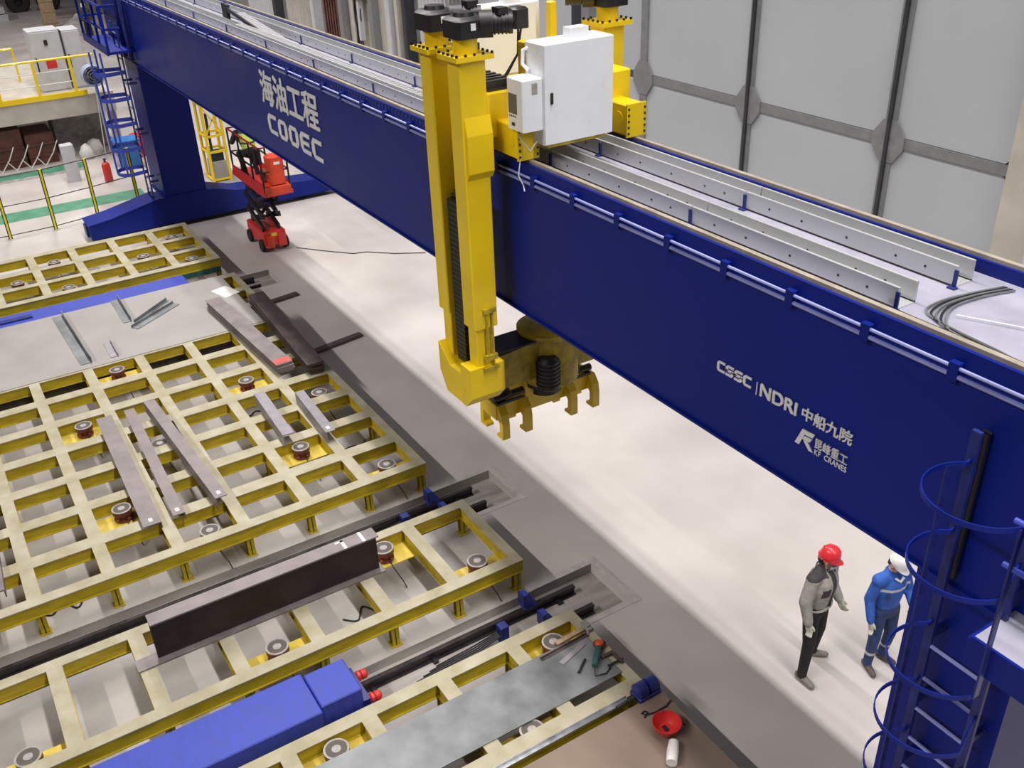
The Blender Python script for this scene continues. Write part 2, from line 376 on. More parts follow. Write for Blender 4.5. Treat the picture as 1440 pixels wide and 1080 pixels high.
# far caged ladder on the leg
def ladder(parent, xs, y, z0, z1, zr, hoops, cx, cy, r, a0, a1, brk, sw=.05, hw=.06, hm='blue_paint'):
    o = MB().box(xs[0]-sw/2, xs[0]+sw/2, y-.03, y, z0, z1).box(xs[1]-sw/2, xs[1]+sw/2, y-.03, y, z0, z1).build('ladder', 'blue_dark', parent)
    z = z0+.25
    while z < zr:
        MB().tube([(xs[0], y-.015, z), (xs[1], y-.015, z)], .014, 6).build('rung', 'blue_light', o); z += .29
    for h in hoops:
        pts = [(cx+r*math.cos(a0+(a1-a0)*t/22), cy+r*math.sin(a0+(a1-a0)*t/22)) for t in range(23)]
        vs = []; fs = []
        for (px, py) in pts:
            d = Vector((px-cx, py-cy)).normalized()
            for rr, zz in ((0, -hw/2), (.008, -hw/2), (.008, hw/2), (0, hw/2)): vs.append((px+d.x*rr, py+d.y*rr, h+zz))
        for i in range(22):
            for k in range(4): fs.append((4*i+k, 4*i+(k+1) % 4, 4*i+4+(k+1) % 4, 4*i+4+k))
        q = MB().add(vs, fs)
        q.obar((pts[0][0], pts[0][1], h), (xs[0] if abs(pts[0][0]-xs[0]) < abs(pts[0][0]-xs[1]) else xs[1], y, h), .012, hw)
        q.obar((pts[-1][0], pts[-1][1], h), (xs[1] if abs(pts[-1][0]-xs[1]) < abs(pts[-1][0]-xs[0]) else xs[0], y, h), .012, hw)
        q.build('cage_hoop', hm, o)
    for b in brk:
        for xx in xs: MB().box(xx-.02, xx+.02, y, y+.2, b, b+.05).build('ladder_bracket', 'blue_dark', o)
    return o
lx = XL-.35
o = ladder(crane, (lx-.25, lx+.25), 4.62, .45, 5.0, 4.9, (1.5, 2.1, 2.7, 3.3, 3.9), lx, 4.3, .36, R(200-5), R(340+5), (1.2, 2.4, 3.6), sw=.08, hw=.09, hm='blue_bright')
for a in (210, 270, 330):
    MB().box(lx+.36*math.cos(R(a))-.02, lx+.36*math.cos(R(a))+.02, 4.3+.36*math.sin(R(a))-.02, 4.3+.36*math.sin(R(a))+.02, 1.5, 4.4).build('cage_strip', 'blue_bright', o)
# landing with guard frame at the far girder end
MB().box(-27.2, -24.4, 4.25, 4.82, 4.4, 4.46).box(-27.2, -24.4, 4.22, 4.25, 4.38, 4.56).build('landing', 'blue_paint', crane)
for z in (4.95, 5.45): MB().tube([(-27.2, 4.8, z), (-27.2, 4.25, z), (-24.4, 4.25, z), (-24.4, 4.6, z)], .03, 6).build('guard_rail', 'blue_paint', crane)
for x, y in ((-27.2, 4.25), (-26.3, 4.25), (-25.3, 4.25), (-24.4, 4.25), (-27.2, 4.7)): MB().tube([(x, y, 4.45), (x, y, 5.47)], .03, 6).build('guard_post', 'blue_paint', crane)
for x in (-25.2, -24.55): MB().box(x, x+.06, 4.7, 4.8, 4.2, 5.7).build('ladder_stile', 'blue_dark', crane)
# near leg, its ladder, cage and landing
m = MB().box(-2.9, -2.1, GY0+.04, 6.0, .8, GZ0-.02)
m.build('leg', 'blue_paint', crane)
MB().prism([(2.9, .09), (2.9, .44), (4.7, .78), (6.1, .78), (9.3, .44), (9.3, .09)], 'x', -2.85, -1.85).build('base_beam', 'blue_paint', crane)
o = ladder(crane, (-2.62, -2.2), 4.72, .5, 5.32, 3.9, (5.12, 4.62, 3.87, 3.36, 2.87, 2.4), -2.37, 4.44, .31, R(140), R(345), (1.6, 2.5, 3.1, 3.7, 4.4, 5.0), sw=.06, hw=.035)
for a in (158, 345):
    x, y = -2.37+.315*math.cos(R(a)), 4.44+.315*math.sin(R(a))
    MB().box(x-.006, x+.006, y-.025, y+.025, 2.4 if a < 300 else 3.87, 5.12).build('cage_strip', 'blue_dark', o)
m = MB().box(-2.2, -.6, 4.42, 4.83, 4.17, 4.2); m.build('landing', 'deck', crane)
MB().box(-2.2, -.6, 4.4, 4.42, 4.0, 4.22).build('landing_fascia', 'blue_paint', crane)
MB().box(-2.22, -2.2, 4.4, 4.83, 4.0, 4.2).build('landing_fascia', 'blue_paint', crane)
for z in (4.84, 5.14): MB().tube([(-2.12, 4.37, z), (-.6, 4.37, z)], .018, 8).build('guard_rail', 'blue_bright', crane)
MB().tube([(-2.15, 4.8, 4.62), (-.6, 4.8, 4.62)], .02, 8).build('guard_rail', 'blue_bright', crane)
for x in (-.9,): MB().box(x-.04, x+.04, 4.36, 4.4, 4.1, 5.16).build('guard_post', 'blue_paint', crane)
MB().cyl((-2.62, 4.79, 4.2), (-2.62, 4.79, 5.28), .035, 10).build('ladder_tail_pipe', 'black', crane)
# ---- lettering on the near web
def text(body, x0, x1, z0, z1, name, off=.0, font_scale=1.0):
    cu = bpy.data.curves.new(name, 'FONT'); cu.body = body; cu.size = 1.0; cu.extrude = .004
    t = bpy.data.objects.new(name, cu); COL.objects.link(t)
    dg = bpy.context.evaluated_depsgraph_get(); dg.update()
    me = bpy.data.meshes.new_from_object(t.evaluated_get(dg))
    bpy.data.objects.remove(t); bpy.data.curves.remove(cu)
    xs = [v.co.x for v in me.vertices]; ys = [v.co.y for v in me.vertices]
    ax, bx2, ay, by = min(xs), max(xs), min(ys), max(ys)
    if off:
        bm = bmesh.new(); bm.from_mesh(me)
        g0 = list(bm.verts)+list(bm.edges)+list(bm.faces)
        for q_, (dx, dy) in enumerate(((off, 0), (0, off), (off, off), (-off, 0), (0, -off), (-off, -off))):
            r_ = bmesh.ops.duplicate(bm, geom=g0); bmesh.ops.translate(bm, verts=[e for e in r_['geom'] if isinstance(e, bmesh.types.BMVert)], vec=(dx, dy, .0012*(q_+1)))
        bm.to_mesh(me); bm.free()
    for v in me.vertices:
        X = x0+(v.co.x-ax)/(bx2-ax)*(x1-x0); Z = z0+(v.co.y-ay)/(by-ay)*(z1-z0)
        v.co = Vector((X, GY0-.006-v.co.z*.8, Z))-WO[crane.name]
    me.materials.clear(); me.materials.append(MATS['letter'])
    me.name = name
    o = bpy.data.objects.new(name, me); COL.objects.link(o); o.parent = crane; WO[o.name] = WO[crane.name]
    return o
def block(ch, x0, x1, z0, z1):
    """rounded block letters C, O, E, S cut from bars with chamfered corners"""
    m = MB(); w_ = (x1-x0); h = z1-z0; t = w_*.3; th = h*.2; c = w_*.2; y0, y1 = GY0-.012, GY0-.002
    def P(*p): m.prism([(x0+a, z0+b) for a, b in p], 'y', y0, y1)
    if ch in 'CO':
        P((c, h), (0, h-c), (0, c), (c, 0), (t, 0), (t, h))
        P((t, h), (t, h-th), (w_-(c if ch == 'O' else 0), h-th) if ch == 'C' else (w_-t, h-th), (w_, h) if ch == 'C' else (w_-t, h))
        P((t, 0), (t, th), (w_, th) if ch == 'C' else (w_-t, th), (w_, 0) if ch == 'C' else (w_-t, 0))
        if ch == 'O': P((w_-c, h), (w_, h-c), (w_, c), (w_-c, 0), (w_-t, 0), (w_-t, h))
    if ch == 'E':
        P((c, h), (0, h-c), (0, c), (c, 0), (t, 0), (t, h))
        P((t, h), (t, h-th), (w_, h-th), (w_, h)); P((t, 0), (t, th), (w_, th), (w_, 0)); P((t, h*.41), (t, h*.59), (w_*.9, h*.59), (w_*.9, h*.41))
    if ch == 'S':
        P((c, h), (0, h-c), (0, h*.5), (t, h*.4), (t, h-th), (w_, h-th), (w_, h))
        P((0, h*.5), (t*.5, h*.4), (w_, h*.4), (w_, h*.6), (0, h*.6))
        P((w_-c, 0), (w_, c), (w_, h*.5), (w_-t, h*.55), (w_-t, th), (0, th), (0, 0))
    return m.build('letter', 'letter', crane)
text('海油工程', -15.38, -13.0, 4.89, 5.4, 'letters', .022)
for k, ch in enumerate('COOEC'): block(ch, -15.28+.465*k, -15.28+.465*k+.4, 4.43, 4.74)
for k, ch in enumerate('CSSC'): block(ch, -4.875+.096*k, -4.875+.096*k+.086, 4.685, 4.775)
MB().box(-4.447, -4.44, GY0-.01, GY0, 4.66, 4.77).build('letter', 'letter', crane)
text('NDRI', -4.4, -4.04, 4.675, 4.778, 'letters', .02)
text('中船九院', -3.985, -3.535, 4.68, 4.785, 'letters', .016)
text('昆峰重工', -3.835, -3.545, 4.51, 4.592, 'letters', .006)
text('KF  CRANES', -3.835, -3.545, 4.45, 4.495, 'letters', .0)
m = MB(); y0, y1 = GY0-.012, GY0-.002
m.prism([(-4.02, 4.462), (-3.965, 4.6), (-3.925, 4.6), (-3.98, 4.462)], 'y', y0, y1)
m.prism([(-3.94, 4.565), (-3.925, 4.6), (-3.85, 4.605), (-3.865, 4.57)], 'y', y0, y1)
m.prism([(-3.955, 4.52), (-3.94, 4.55), (-3.87, 4.555), (-3.885, 4.525)], 'y', y0, y1)
m.prism([(-3.945, 4.515), (-3.91, 4.52), (-3.85, 4.455), (-3.885, 4.455)], 'y', y0, y1)
m.build('logo', 'letter', crane)
# ================================================================ TROLLEY
tro = thing('crane_trolley', 'yellow crane trolley with tall twin masts straddling the blue girder', 'trolley', (-8.3, 5.5, GZ1))
def bolts(m, pts, r=.014, h=.025):
    for p in pts: m.lathe(p, [(r, 0), (r, h)], 6, smooth=False)
    return m
def gearmotor(parent, c, ang, flip=1):
    """black right-angle gear motor lying on a yellow adapter"""
    x, y, z = c
    ad = MB().lathe((x, y, z), [(.115, 0), (.115, .13), (.125, .13), (.125, .15)], 20).build('adapter', 'yellow_paint', parent)
    m = MB().bbox(x-.16, x+.16, y-.15, y+.17, z+.15, z+.33, .03)
    m.lathe((x, y, z+.33), [(.1, 0), (.09, .035), (.05, .04)], 16)
    m.build('gearbox', 'black', parent)
    d = Vector((math.cos(ang), math.sin(ang), 0)); p = Vector((x, y, z+.25)) + d*.14
    m = MB().cyl(p, p+d*.12, .12, 16)
    for k in range(4): m.cyl(p+d*(.13+.035*k), p+d*(.142+.035*k), .098, 16)
    m.cyl(p+d*.12, p+d*.26, .088, 16).cyl(p+d*.26, p+d*.3, .095, 16)
    q = p+d*.19; m.box(q.x-.06, q.x+.06, q.y-.05, q.y+.05, q.z+.08, q.z+.14)
    m.build('motor', 'dark_metal', parent)
    q = Vector((x, y, z+.25)); MB().box(q.x+.161, q.x+.164, q.y-.02, q.y+.03, q.z-.03, q.z+.03).build('sticker', 'sticker', parent)
def mast(x0, x1, y0, y1, name):
    zt, zb = 6.66, 3.95
    o = MB().bbox(x0, x1, y0, y1, zb, zt, .012).build(name, 'yellow_paint', tro)
    MB().box(x0-.06, x1+.06, y0-.06, y1+.06, zt, zt+.045).build('mast_flange', 'yellow_paint', o)
    m = MB()
    for k in range(5):
        t = k/4
        for p in ((x0-.045+(x1-x0+.09)*t, y0-.045), (x0-.045+(x1-x0+.09)*t, y1+.045), (x0-.045, y0-.045+(y1-y0+.09)*t), (x1+.045, y0-.045+(y1-y0+.09)*t)):
            m.lathe((p[0], p[1], zt+.045), [(.013, 0), (.013, .022)], 6, smooth=False)
    stuff(m.build('flange_bolts', 'black', o))
    MB().bbox(x0+.03, x1-.03, y0+.03, y1-.03, 3.2, zb, .01).build('inner_tube', 'yellow_paint', o)
    return o
mA = mast(-8.14, -7.9, 4.32, 4.6, 'mast'); mB = mast(-8.69, -8.46, 4.32, 4.6, 'mast'); mC = mast(-8.70, -8.46, 6.36, 6.64, 'mast')
gearmotor(tro, (-8.02, 4.46, 6.7), R(62)); gearmotor(tro, (-8.575, 4.46, 6.7), R(62)); gearmotor(tro, (-8.58, 6.5, 6.7), R(-125))
# spare drive standing between the masts, with its hanging cable
m = MB().cyl((-8.2, 4.9, 6.93), (-8.2, 5.06, 6.93), .085, 16).bbox(-8.28, -8.1, 5.06, 5.22, 6.83, 7.02, .02).cyl((-8.2, 4.84, 6.93), (-8.2, 4.9, 6.93), .05, 12); m.build('motor', 'dark_metal', tro)
for k in range(2): MB().tube([(-8.15+.05*k, 5.12, 6.84), (-8.14, 5.1, 6.6), (-8.18-.02*k, 5.0, 6.42), (-8.22, 4.94, 6.36)], .012, 6).build('motor_cable', 'black', tro)
# bracket plates under the flange on the near mast, folded cover lower down
MB().prism([(-7.9, 6.15), (-7.86, 5.98), (-7.86, 5.62), (-7.9, 5.55)], 'y', 4.34, 4.62).build('mast_cover', 'yellow_paint', tro)
# carriage: end boxes on both rails and the cross frame
for y in (4.85, 6.14):
    MB().bbox(-9.1, -7.62, y-.11, y+.11, 5.76, 6.06, .012).build('end_carriage', 'yellow_paint', tro)
    o = MB().box(-7.62, -7.6, y-.12, y+.12, 5.74, 6.07).build('end_plate', 'yellow_paint', tro)
    m = MB()
    for s_ in (-1, 1):
        for k in range(5): m.box(-7.6, -7.588, y+s_*.1-.008, y+s_*.1+.008, 5.77+.06*k, 5.79+.06*k)
    stuff(m.build('plate_bolts', 'black', o))
    MB().lathe((-7.75, y-.115, 5.91), [(.0, 0), (.07, 0), (.07, .01), (.04, .012), (.04, .02), (0, .02)], 18, 'y').build('bearing_cap', 'yellow_paint', tro)
    for x in (-8.9, -7.8): MB().lathe((x, y-.04, 5.81), [(0, 0), (.08, 0), (.08, .08), (0, .08)], 16, 'y').build('wheel', 'dark_metal', tro)
    MB().box(-8.22, -8.19, y-.16, y+.16, 5.72, 6.3).build('flange_plate', 'yellow_paint', tro)
MB().bbox(-8.75, -7.98, 4.6, 5.0, 5.9, 6.32, .015).build('cross_frame', 'yellow_paint', tro)
MB().bbox(-8.75, -7.98, 5.95, 6.36, 5.9, 6.32, .015).build('cross_frame', 'yellow_paint', tro)
MB().bbox(-8.75, -8.0, 5.0, 5.95, 6.0, 6.25, .015).build('cross_frame', 'yellow_paint', tro)
m = MB().box(-8.6, -8.02, 4.68, 4.98, 6.32, 6.34)
for k in range(6): m.box(-8.6+.1*k, -8.56+.1*k, 4.68, 4.98, 6.34, 6.41)
m.build('cable_tray', 'dark_metal', tro)
MB().bbox(-8.02, -7.86, 5.02, 5.1, 5.9, 6.75, .01).build('cabinet_post', 'yellow_paint', tro)
MB().bbox(-9.0, -8.9, 6.0, 6.08, 6.2, 6.9, .01).build('cabinet_post', 'yellow_paint', tro)
MB().box(-7.9, -7.42, 4.95, 5.62, 5.87, 5.9).build('cabinet_shelf', 'yellow_dirty', tro)
MB().box(-9.4, -8.7, 5.3, 6.1, 6.14, 6.17).build('cabinet_shelf', 'yellow_dirty', tro)
# drag chain hanging between the near masts
m = MB()
for k in range(34):
    z = 5.2-.054*k; m.box(-8.40, -8.2, 4.36, 4.48, z, z+.046)
for k in range(7):
    a = math.pi*k/6; m.obar((-8.3, 4.42+.07-.07*math.cos(a)-.0, 5.22+.09*math.sin(a)), (-8.3, 4.49-.07*math.cos(a+.4), 5.22+.09*math.sin(a+.4)), .2, .05)
m.build('drag_chain', 'black', tro)
# white cabinets standing on the trolley
def cabinet(name, label, x0, x1, y0, y1, z0, z1, aircon):
    c = thing(name, label, 'cabinet', ((x0+x1)/2, (y0+y1)/2, z0), 'cabinets on the crane trolley')
    MB().bbox(x0, x1-.02, y0, y1, z0, z1, .008).build('body', 'white_paint', c)
    d = MB().bbox(x1-.018, x1, y0+.004, y1-.004, z0+.004, z1-.004, .004).build('door', 'white_paint', c)
    MB().bbox(x1, x1+.02, y0+.06, y0+.085, z0+.42*(z1-z0), z0+.53*(z1-z0), .004).build('handle', 'dark_metal', d)
    if aircon:
        a = MB().bbox(x1-.3, x1-.03, y0-.22, y0, z0+.15, z0+.62, .012).build('air_conditioner', 'white_paint', c)
        m = MB().box(x1-.27, x1-.13, y0-.223, y0-.219, z0+.3, z0+.48); m.build('grille', 'grey_mesh', a)
        m = MB()
        for k in range(4): m.box(x1-.26+.03*k, x1-.245+.03*k, y0-.224, y0-.219, z0+.27, z0+.285)
        m.build('vent_slots', 'dark_metal', a)
        MB().box(x1-.22, x1-.17, y0-.225, y0-.22, z0+.19, z0+.22).build('badge', 'dark_metal', a)
        MB().box(x1-.03, x1-.028, y0-.12, y0-.06, z0+.48, z0+.58).build('rating_label', 'magnet_top', a)
        MB().tube([(x1-.26, y0+.02, z1-.05), (x1-.3, y0-.03, z1-.08), (x1-.3, y0-.04, z1-.2), (x1-.22, y0-.03, z1-.24)], .018, 8).build('hose', 'white_paint', c)
    MB().box(x0+.1, x0+.22, y1-.42, y1-.22, z1, z1+.09).build('cable_gland_box', 'white_paint', c)
    return c
cabinet('control_cabinet', 'white control cabinet with side air conditioner on the near side of the yellow trolley', -7.72, -7.4, 4.91, 5.69, 5.9, 6.8, True)
cabinet('control_cabinet', 'plain white control cabinet standing behind the black motors of the trolley', -9.45, -9.2, 5.2, 6.06, 6.17, 6.88, False)
MB().tube([(-7.58, 4.72, 6.0), (-7.5, 4.8, 5.85), (-7.55, 4.95, 5.95)], .01, 6).build('loose_hose', 'beige', tro)
MB().tube([(-7.6, 4.76, 5.8), (-7.62, 4.74, 5.6), (-7.6, 4.78, 5.5), (-7.55, 4.76, 5.46)], .006, 6).build('loose_wire', 'white_paint', tro)
# drag chain lying in the channels behind the trolley
dc = thing('cable_chain', 'grey cable drag chain lying in the girder channel behind the trolley', 'cable chain', (-14, 5.24, GDK+.01))
lk = MB().box(0, .05, 5.17, 5.19, GDK+.006, GDK+.19).box(0, .05, 5.29, 5.31, GDK+.006, GDK+.19).box(.01, .034, 5.19, 5.29, GDK+.15, GDK+.185).build('chain_link', 'off_white', dc)
lk.data.transform(Matrix.Translation((-14, 0, 0))); lk.location = (-17.4+14, 0, 0)
for k in range(1, 130):
    o = bpy.data.objects.new('chain_link', lk.data); COL.objects.link(o); o.parent = dc; o.location = (lk.location.x+.066*k, 0, 0)
m = MB().tube([(-16.0, 5.3, GDK+.1), (-17.2, 5.34, GDK+.2), (-18.2, 5.36, GDK+.3), (-18.45, 5.36, GDK+.36)], .035, 6)
m.prism([(-18.6, GDK+.1), (-18.35, GDK+.12), (-18.3, GDK+.38), (-18.6, GDK+.4)], 'y', 5.34, 5.4); m.build('chain_end', 'black', dc)
m = MB()
for k in range(34): m.box(-18.2+.065*k, -18.155+.065*k, 5.42, 5.62, GDK+.02+.006*(34-k), GDK+.04+.006*(34-k))
m.build('chain_loop', 'off_white', dc)
# ================================================================ LIFTING HEAD
lh = thing('lifting_head', 'yellow spreader head with hooked claws hanging under the girder from the masts', 'lifting head', (-8.4, 5.5, 2.2))
m = MB().prism([(-8.66, 3.55), (-8.66, 3.2), (-8.52, 2.98), (-8.1, 2.98), (-7.95, 3.1), (-7.95, 3.5), (-8.1, 3.35), (-8.42, 3.35)], 'y', 4.26, 4.64)
m.build('yoke', 'yellow_paint', lh)
MB().prism([(-8.13, 3.5), (-7.91, 3.5), (-7.91, 3.15), (-8.05, 3.0), (-8.13, 3.0)], 'y', 4.24, 4.66).build('yoke_cheek', 'yellow_paint', lh)
m = MB().cyl((-7.885, 4.52, 3.5), (-7.885, 4.52, 4.15), .012, 8).cyl((-7.885, 4.46, 3.62), (-7.885, 4.46, 4.15), .012, 8)
m.box(-7.9, -7.86, 4.42, 4.56, 4.13, 4.18).box(-7.9, -7.86, 4.42, 4.56, 3.58, 3.64).box(-7.9, -7.86, 4.4, 4.58, 3.46, 3.5)
m.build('guide_rod', 'yellow_dirty', lh)
MB().prism([(4.6, 3.02), (4.6, 3.42), (5.05, 3.46), (6.0, 3.46), (6.75, 3.42), (6.75, 3.1), (6.0, 3.0)], 'x', -8.5, -8.12).build('cross_beam', 'yellow_dirty', lh)
MB().box(-8.5, -8.12, 4.6, 5.3, 3.46, 3.48).build('cable_cover', 'black', lh)
MB().lathe((-8.32, 5.5, 3.46), [(.34, 0), (.36, .03), (.36, .07), (.3, .1), (.0, .1)], 28).build('slew_ring', 'yellow_dirty', lh)
MB().lathe((-8.3, 5.5, 2.86), [(.3, 0), (.34, .03), (.34, .34), (.3, .5), (.3, .6)], 28).build('slew_drum', 'yellow_dirty', lh)
m = MB().lathe((-8.02, 5.3, 2.9), [(.1, 0), (.13, .02), (.13, .36), (.09, .4)], 18); 
for k in range(6): m.lathe((-8.02, 5.3, 2.95+.05*k), [(.14, 0), (.14, .02)], 18)
m.build('slew_motor', 'black', lh)
MB().cyl((-8.4, 5.95, 3.5), (-8.4, 5.95, 4.0), .09, 14).build('hanging_cable', 'green_steel', lh)
MB().lathe((-8.45, 5.53, 2.62), [(.2, 0), (.2, .1), (.28, .12), (.28, .26)], 24).build('slew_neck', 'dark_metal', lh)
m = MB().prism([(4.82, 2.42), (4.82, 2.62), (5.2, 2.7), (5.25, 2.84), (5.8, 2.84), (5.85, 2.7), (6.24, 2.62), (6.24, 2.42)], 'x', -8.7, -8.42)
m.build('spreader_beam', 'yellow_paint', lh)
MB().box(-8.43, -8.4, 5.22, 5.4, 2.6, 2.84).build('spreader_plate', 'yellow_paint', lh)
MB().box(-8.43, -8.4, 5.46, 5.8, 2.68, 2.74).build('spreader_cylinder', 'steel_grey', lh)
for y in (5.0, 5.98):
    m = MB().cyl((-8.75, y-.2, 2.72), (-8.4, y+.02, 2.74), .03, 10).cyl((-8.45, y-.2, 2.7), (-8.45, y+.22, 2.7), .045, 10)
    m.box(-8.72, -8.4, y-.16, y+.2, 2.62, 2.65).lathe((-8.5, y, 2.65), [(.06, 0), (.06, .1), (.03, .12)], 12)
    m.build('clamp_actuator', 'dark_metal', lh)
def claw(y, side):
    x0 = -8.42 if side > 0 else -8.7
    s_ = side
    P = [(x0-s_*.1, 2.62), (x0+s_*.02, 2.62), (x0+s_*.1, 2.52), (x0+s_*.12, 2.4), (x0+s_*.12, 2.2), (x0-s_*.02, 2.2), (x0-s_*.02, 2.235), (x0+s_*.05, 2.25), (x0+s_*.05, 2.4), (x0-s_*.02, 2.46), (x0-s_*.1, 2.46)]
    MB().prism(P, 'y', y-.05, y+.05).build('claw', 'yellow_paint', lh)
for y in (4.88, 5.2, 5.86, 6.19):
    claw(y, 1); claw(y, -1)
# ================================================================ ASSEMBLY TABLES
YC = [4.0-.885*k for k in range(10)]
def beam(parent, p, q, wd, h=.18, zt=.5, name='beam', y=True):
    m = MB(); hw = wd/2
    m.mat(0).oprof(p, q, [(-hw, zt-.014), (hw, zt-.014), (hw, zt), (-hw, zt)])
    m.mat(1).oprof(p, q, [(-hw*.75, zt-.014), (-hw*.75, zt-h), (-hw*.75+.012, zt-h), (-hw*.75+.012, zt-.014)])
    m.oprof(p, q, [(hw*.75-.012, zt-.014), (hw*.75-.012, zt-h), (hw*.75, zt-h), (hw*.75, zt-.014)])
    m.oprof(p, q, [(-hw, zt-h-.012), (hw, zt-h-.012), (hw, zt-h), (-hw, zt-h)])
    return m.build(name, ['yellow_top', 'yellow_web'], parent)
def table(label, xb, yl, yr, xs_legs, open_end=True):
    x0, x1 = xb[0][0], xb[-1][0]
    t = thing('assembly_table', label, 'table', ((x0+x1)/2, (yl+yr)/2, 0), 'yellow grid assembly tables')
    for x, wd in xb: beam(t, (x, yl, 0), (x, yr, 0), wd)
    for y in [y for y in YC if y > yl]: 
        for (xa, wa), (xb2, wb) in zip(xb[:-1], xb[1:]): beam(t, (xa+wa/2, y, -.001), (xb2-wb/2, y, -.001), .17, name='cross_beam')
    for (xa, wa), (xb2, wb) in zip(xb[:-1], xb[1:]): beam(t, (xa+wa/2, yr-.065, -.001), (xb2-wb/2, yr-.065, -.001), .13, name='end_beam')
    lg = MB().box(-.045, .045, -.006, .006, 0, .31).box(-.045, -.033, -.05, .05, 0, .31).box(.033, .045, -.05, .05, 0, .31).box(-.07, .07, -.07, .07, 0, .012)
    first = None
    for x in xs_legs:
        for y in [yr-.07]+[y for y in YC if y > yl]:
            if first is None:
                o = lg.build('leg', 'yellow_web', t); o.data.transform(Matrix.Translation(WO[t.name])); o.location = Vector((x, y, 0))-WO[t.name]; first = o.data
            else: inst(first, 'leg', t, (x, y, 0))
    return t
YL = -3.95
t0 = table('yellow grid table nearest the blue crane leg at the far end', [(-23.38, .2), (-22.41, .17), (-21.53, .17), (-20.71, .18)], YL, 4.93, (-23.38, -20.71))
MB().box(-20.68, -20.6, YL, 4.9, .2, .3).build('lower_beam', 'green_steel', t0)
t1 = table('large yellow grid table with many rows of open square cells, centre left', [(-19.5, .2), (-18.63, .2), (-17.75, .2), (-16.88, .22), (-16.0, .22), (-15.14, .22), (-14.26, .22), (-13.38, .22), (-12.51, .22), (-11.63, .23), (-10.81, .17)], YL, 4.92, (-19.5, -17.75, -15.14, -12.51, -10.81))
t2 = table('narrow yellow table carrying the heavy dark H-beam', [(-9.57, .15), (-8.17, .16)], YL, 4.92, (-9.57, -8.17))
t3 = table('narrow yellow table under the dull grey steel sheet with tools', [(-6.95, .16), (-5.7, .2)], YL, 4.9, (-6.95, -5.7))
t4 = table('yellow table at the bottom edge hidden under the brown plate', [(-5.38, .16), (-4.3, .16), (-3.2, .16)], YL, 4.9, (-5.38, -3.2))
# yellow shelf plates that carry the magnets
def magnet(tb, px, py, label, zt=.5):
    c = at(px, py, z=zt); x, y = c.x, c.y
    y = min(YC+[4.855], key=lambda v: 9 if v < y else v-y); y = y-.44 if y != 4.855 else 4.435
    x = c.x
    e = thing('electromagnet', label, 'magnet', (x, y, zt-.2), 'round magnets set into the tables')
    MB().lathe((x, y, zt-.19), [(.11, 0), (.125, .01), (.125, .04), (.1, .045), (.1, .1), (.132, .11), (.132, .17)], 24).build('body', 'magnet_body', e)
    MB().lathe((x, y, zt-.02), [(.132, 0), (.132, .012), (.112, .014), (.11, .006), (.05, .006), (.048, .014), (.02, .014), (0, .014)], 28).build('pole_face', 'magnet_top', e)
    MB().lathe((x, y, zt-.0155), [(.046, 0), (.046, .003), (.108, .003), (.108, 0)], 28).build('coil_ring', 'dusty_dark', e)
    for a in (-40, 20, 140): MB().lathe((x+.135*math.cos(R(a)), y+.135*math.sin(R(a)), zt-.15), [(.022, 0), (.022, .035), (.012, .04)], 8).build('lug', 'magnet_body', e)
    MB().tube([(x+.12, y+.02, zt-.16), (x+.2, y+.03, zt-.22), (x+.3, y+.1, zt-.4), (x+.35, y+.12, .012)], .008, 6).build('cable', 'black', e)
    MB().box(x-.17, x+.17, y-.355, y+.355, zt-.205, zt-.19).build('shelf', 'yellow_plate', e)
    return e
T1N = [((163, 519), 'round magnet at the near edge of the pale plate on the large table'), ((115, 598), 'round magnet left of the long bars, upper of the two there'), ((344, 534), 'round magnet just below the pale stack of flat bars'), ((222, 623), 'round magnet between the second and third long bars'), ((170, 714), 'round magnet left of the long bars, lower of the two there'), ((293, 745), 'round magnet under the near ends of the long bars at table edge'), ((450, 550), 'round magnet below the dark stack of flat bars at table end'), ((419, 628), 'round magnet at the end of the shorter pale bar'), ((542, 652), 'round magnet in the right near corner cell of the large table')]
for p, l in T1N: magnet(t1, *p, l)
for p, l in (((537, 770), 'round magnet beside the right end of the dark H-beam'), ((667, 789), 'dark round magnet in the right end cell of the H-beam table'), ((385, 910), 'round magnet in front of the middle of the dark H-beam'), ((30, 1067), 'round magnet at the bottom left corner of the photo')): magnet(t2, *p, l)
for p, l in (((774, 903), 'round magnet behind the tools at the end of the grey sheet'), ((742, 1028), 'round magnet on the near side of the grey sheet'), ((471, 1053), 'round magnet on the far side of the grey sheet by the blue cart')): magnet(t3, *p, l)
T0N = [((77, 367), 'third from right'), ((25, 397), 'leftmost'), ((95, 403), 'nearest the blue strip'), ((205, 358), 'in the middle row'), ((245, 331), 'in the back right cell'), ((275, 361), 'in the front right cell')]
for p, l in T0N: magnet(t0, *p, 'small round magnet in the far table, '+l, .44)
# ================================================================ STEEL STOCK
pl1 = MB().box(-19.56, -16.82, -3.9, 4.6, .5, .512).build('steel_sheet', 'steel_plate'); tag(pl1, 'wide pale steel sheet covering the far part of the large table', 'steel sheet')
m = MB().box(-6.6, -5.9, -1.5, 4.78, .5, .512).build('steel_sheet', 'steel_grey'); tag(m, 'dull grey steel sheet with tools lying on the narrow yellow table', 'steel sheet')
m = MB().box(-5.46, -3.1, -1.5, 4.96, .5, .512).build('steel_sheet', 'rust_plate'); tag(m, 'brown steel plate at the bottom right of the tables', 'steel sheet')
m = MB().oprof((-5.57, 1.0, .5), (-5.57, 4.6, .5), [(-.035, 0), (.035, 0), (.035, .03), (.03, .03), (.03, .004), (-.03, .004), (-.03, .03), (-.035, .03)]).build('metal_strip', 'galvanised'); tag(m, 'shiny galvanised channel strip between grey sheet and brown plate', 'metal strip')
h = thing('h_beam', 'heavy dark brown H-beam with chalk marks resting on the narrow table', 'steel beam', (-8.97, 2, .5))
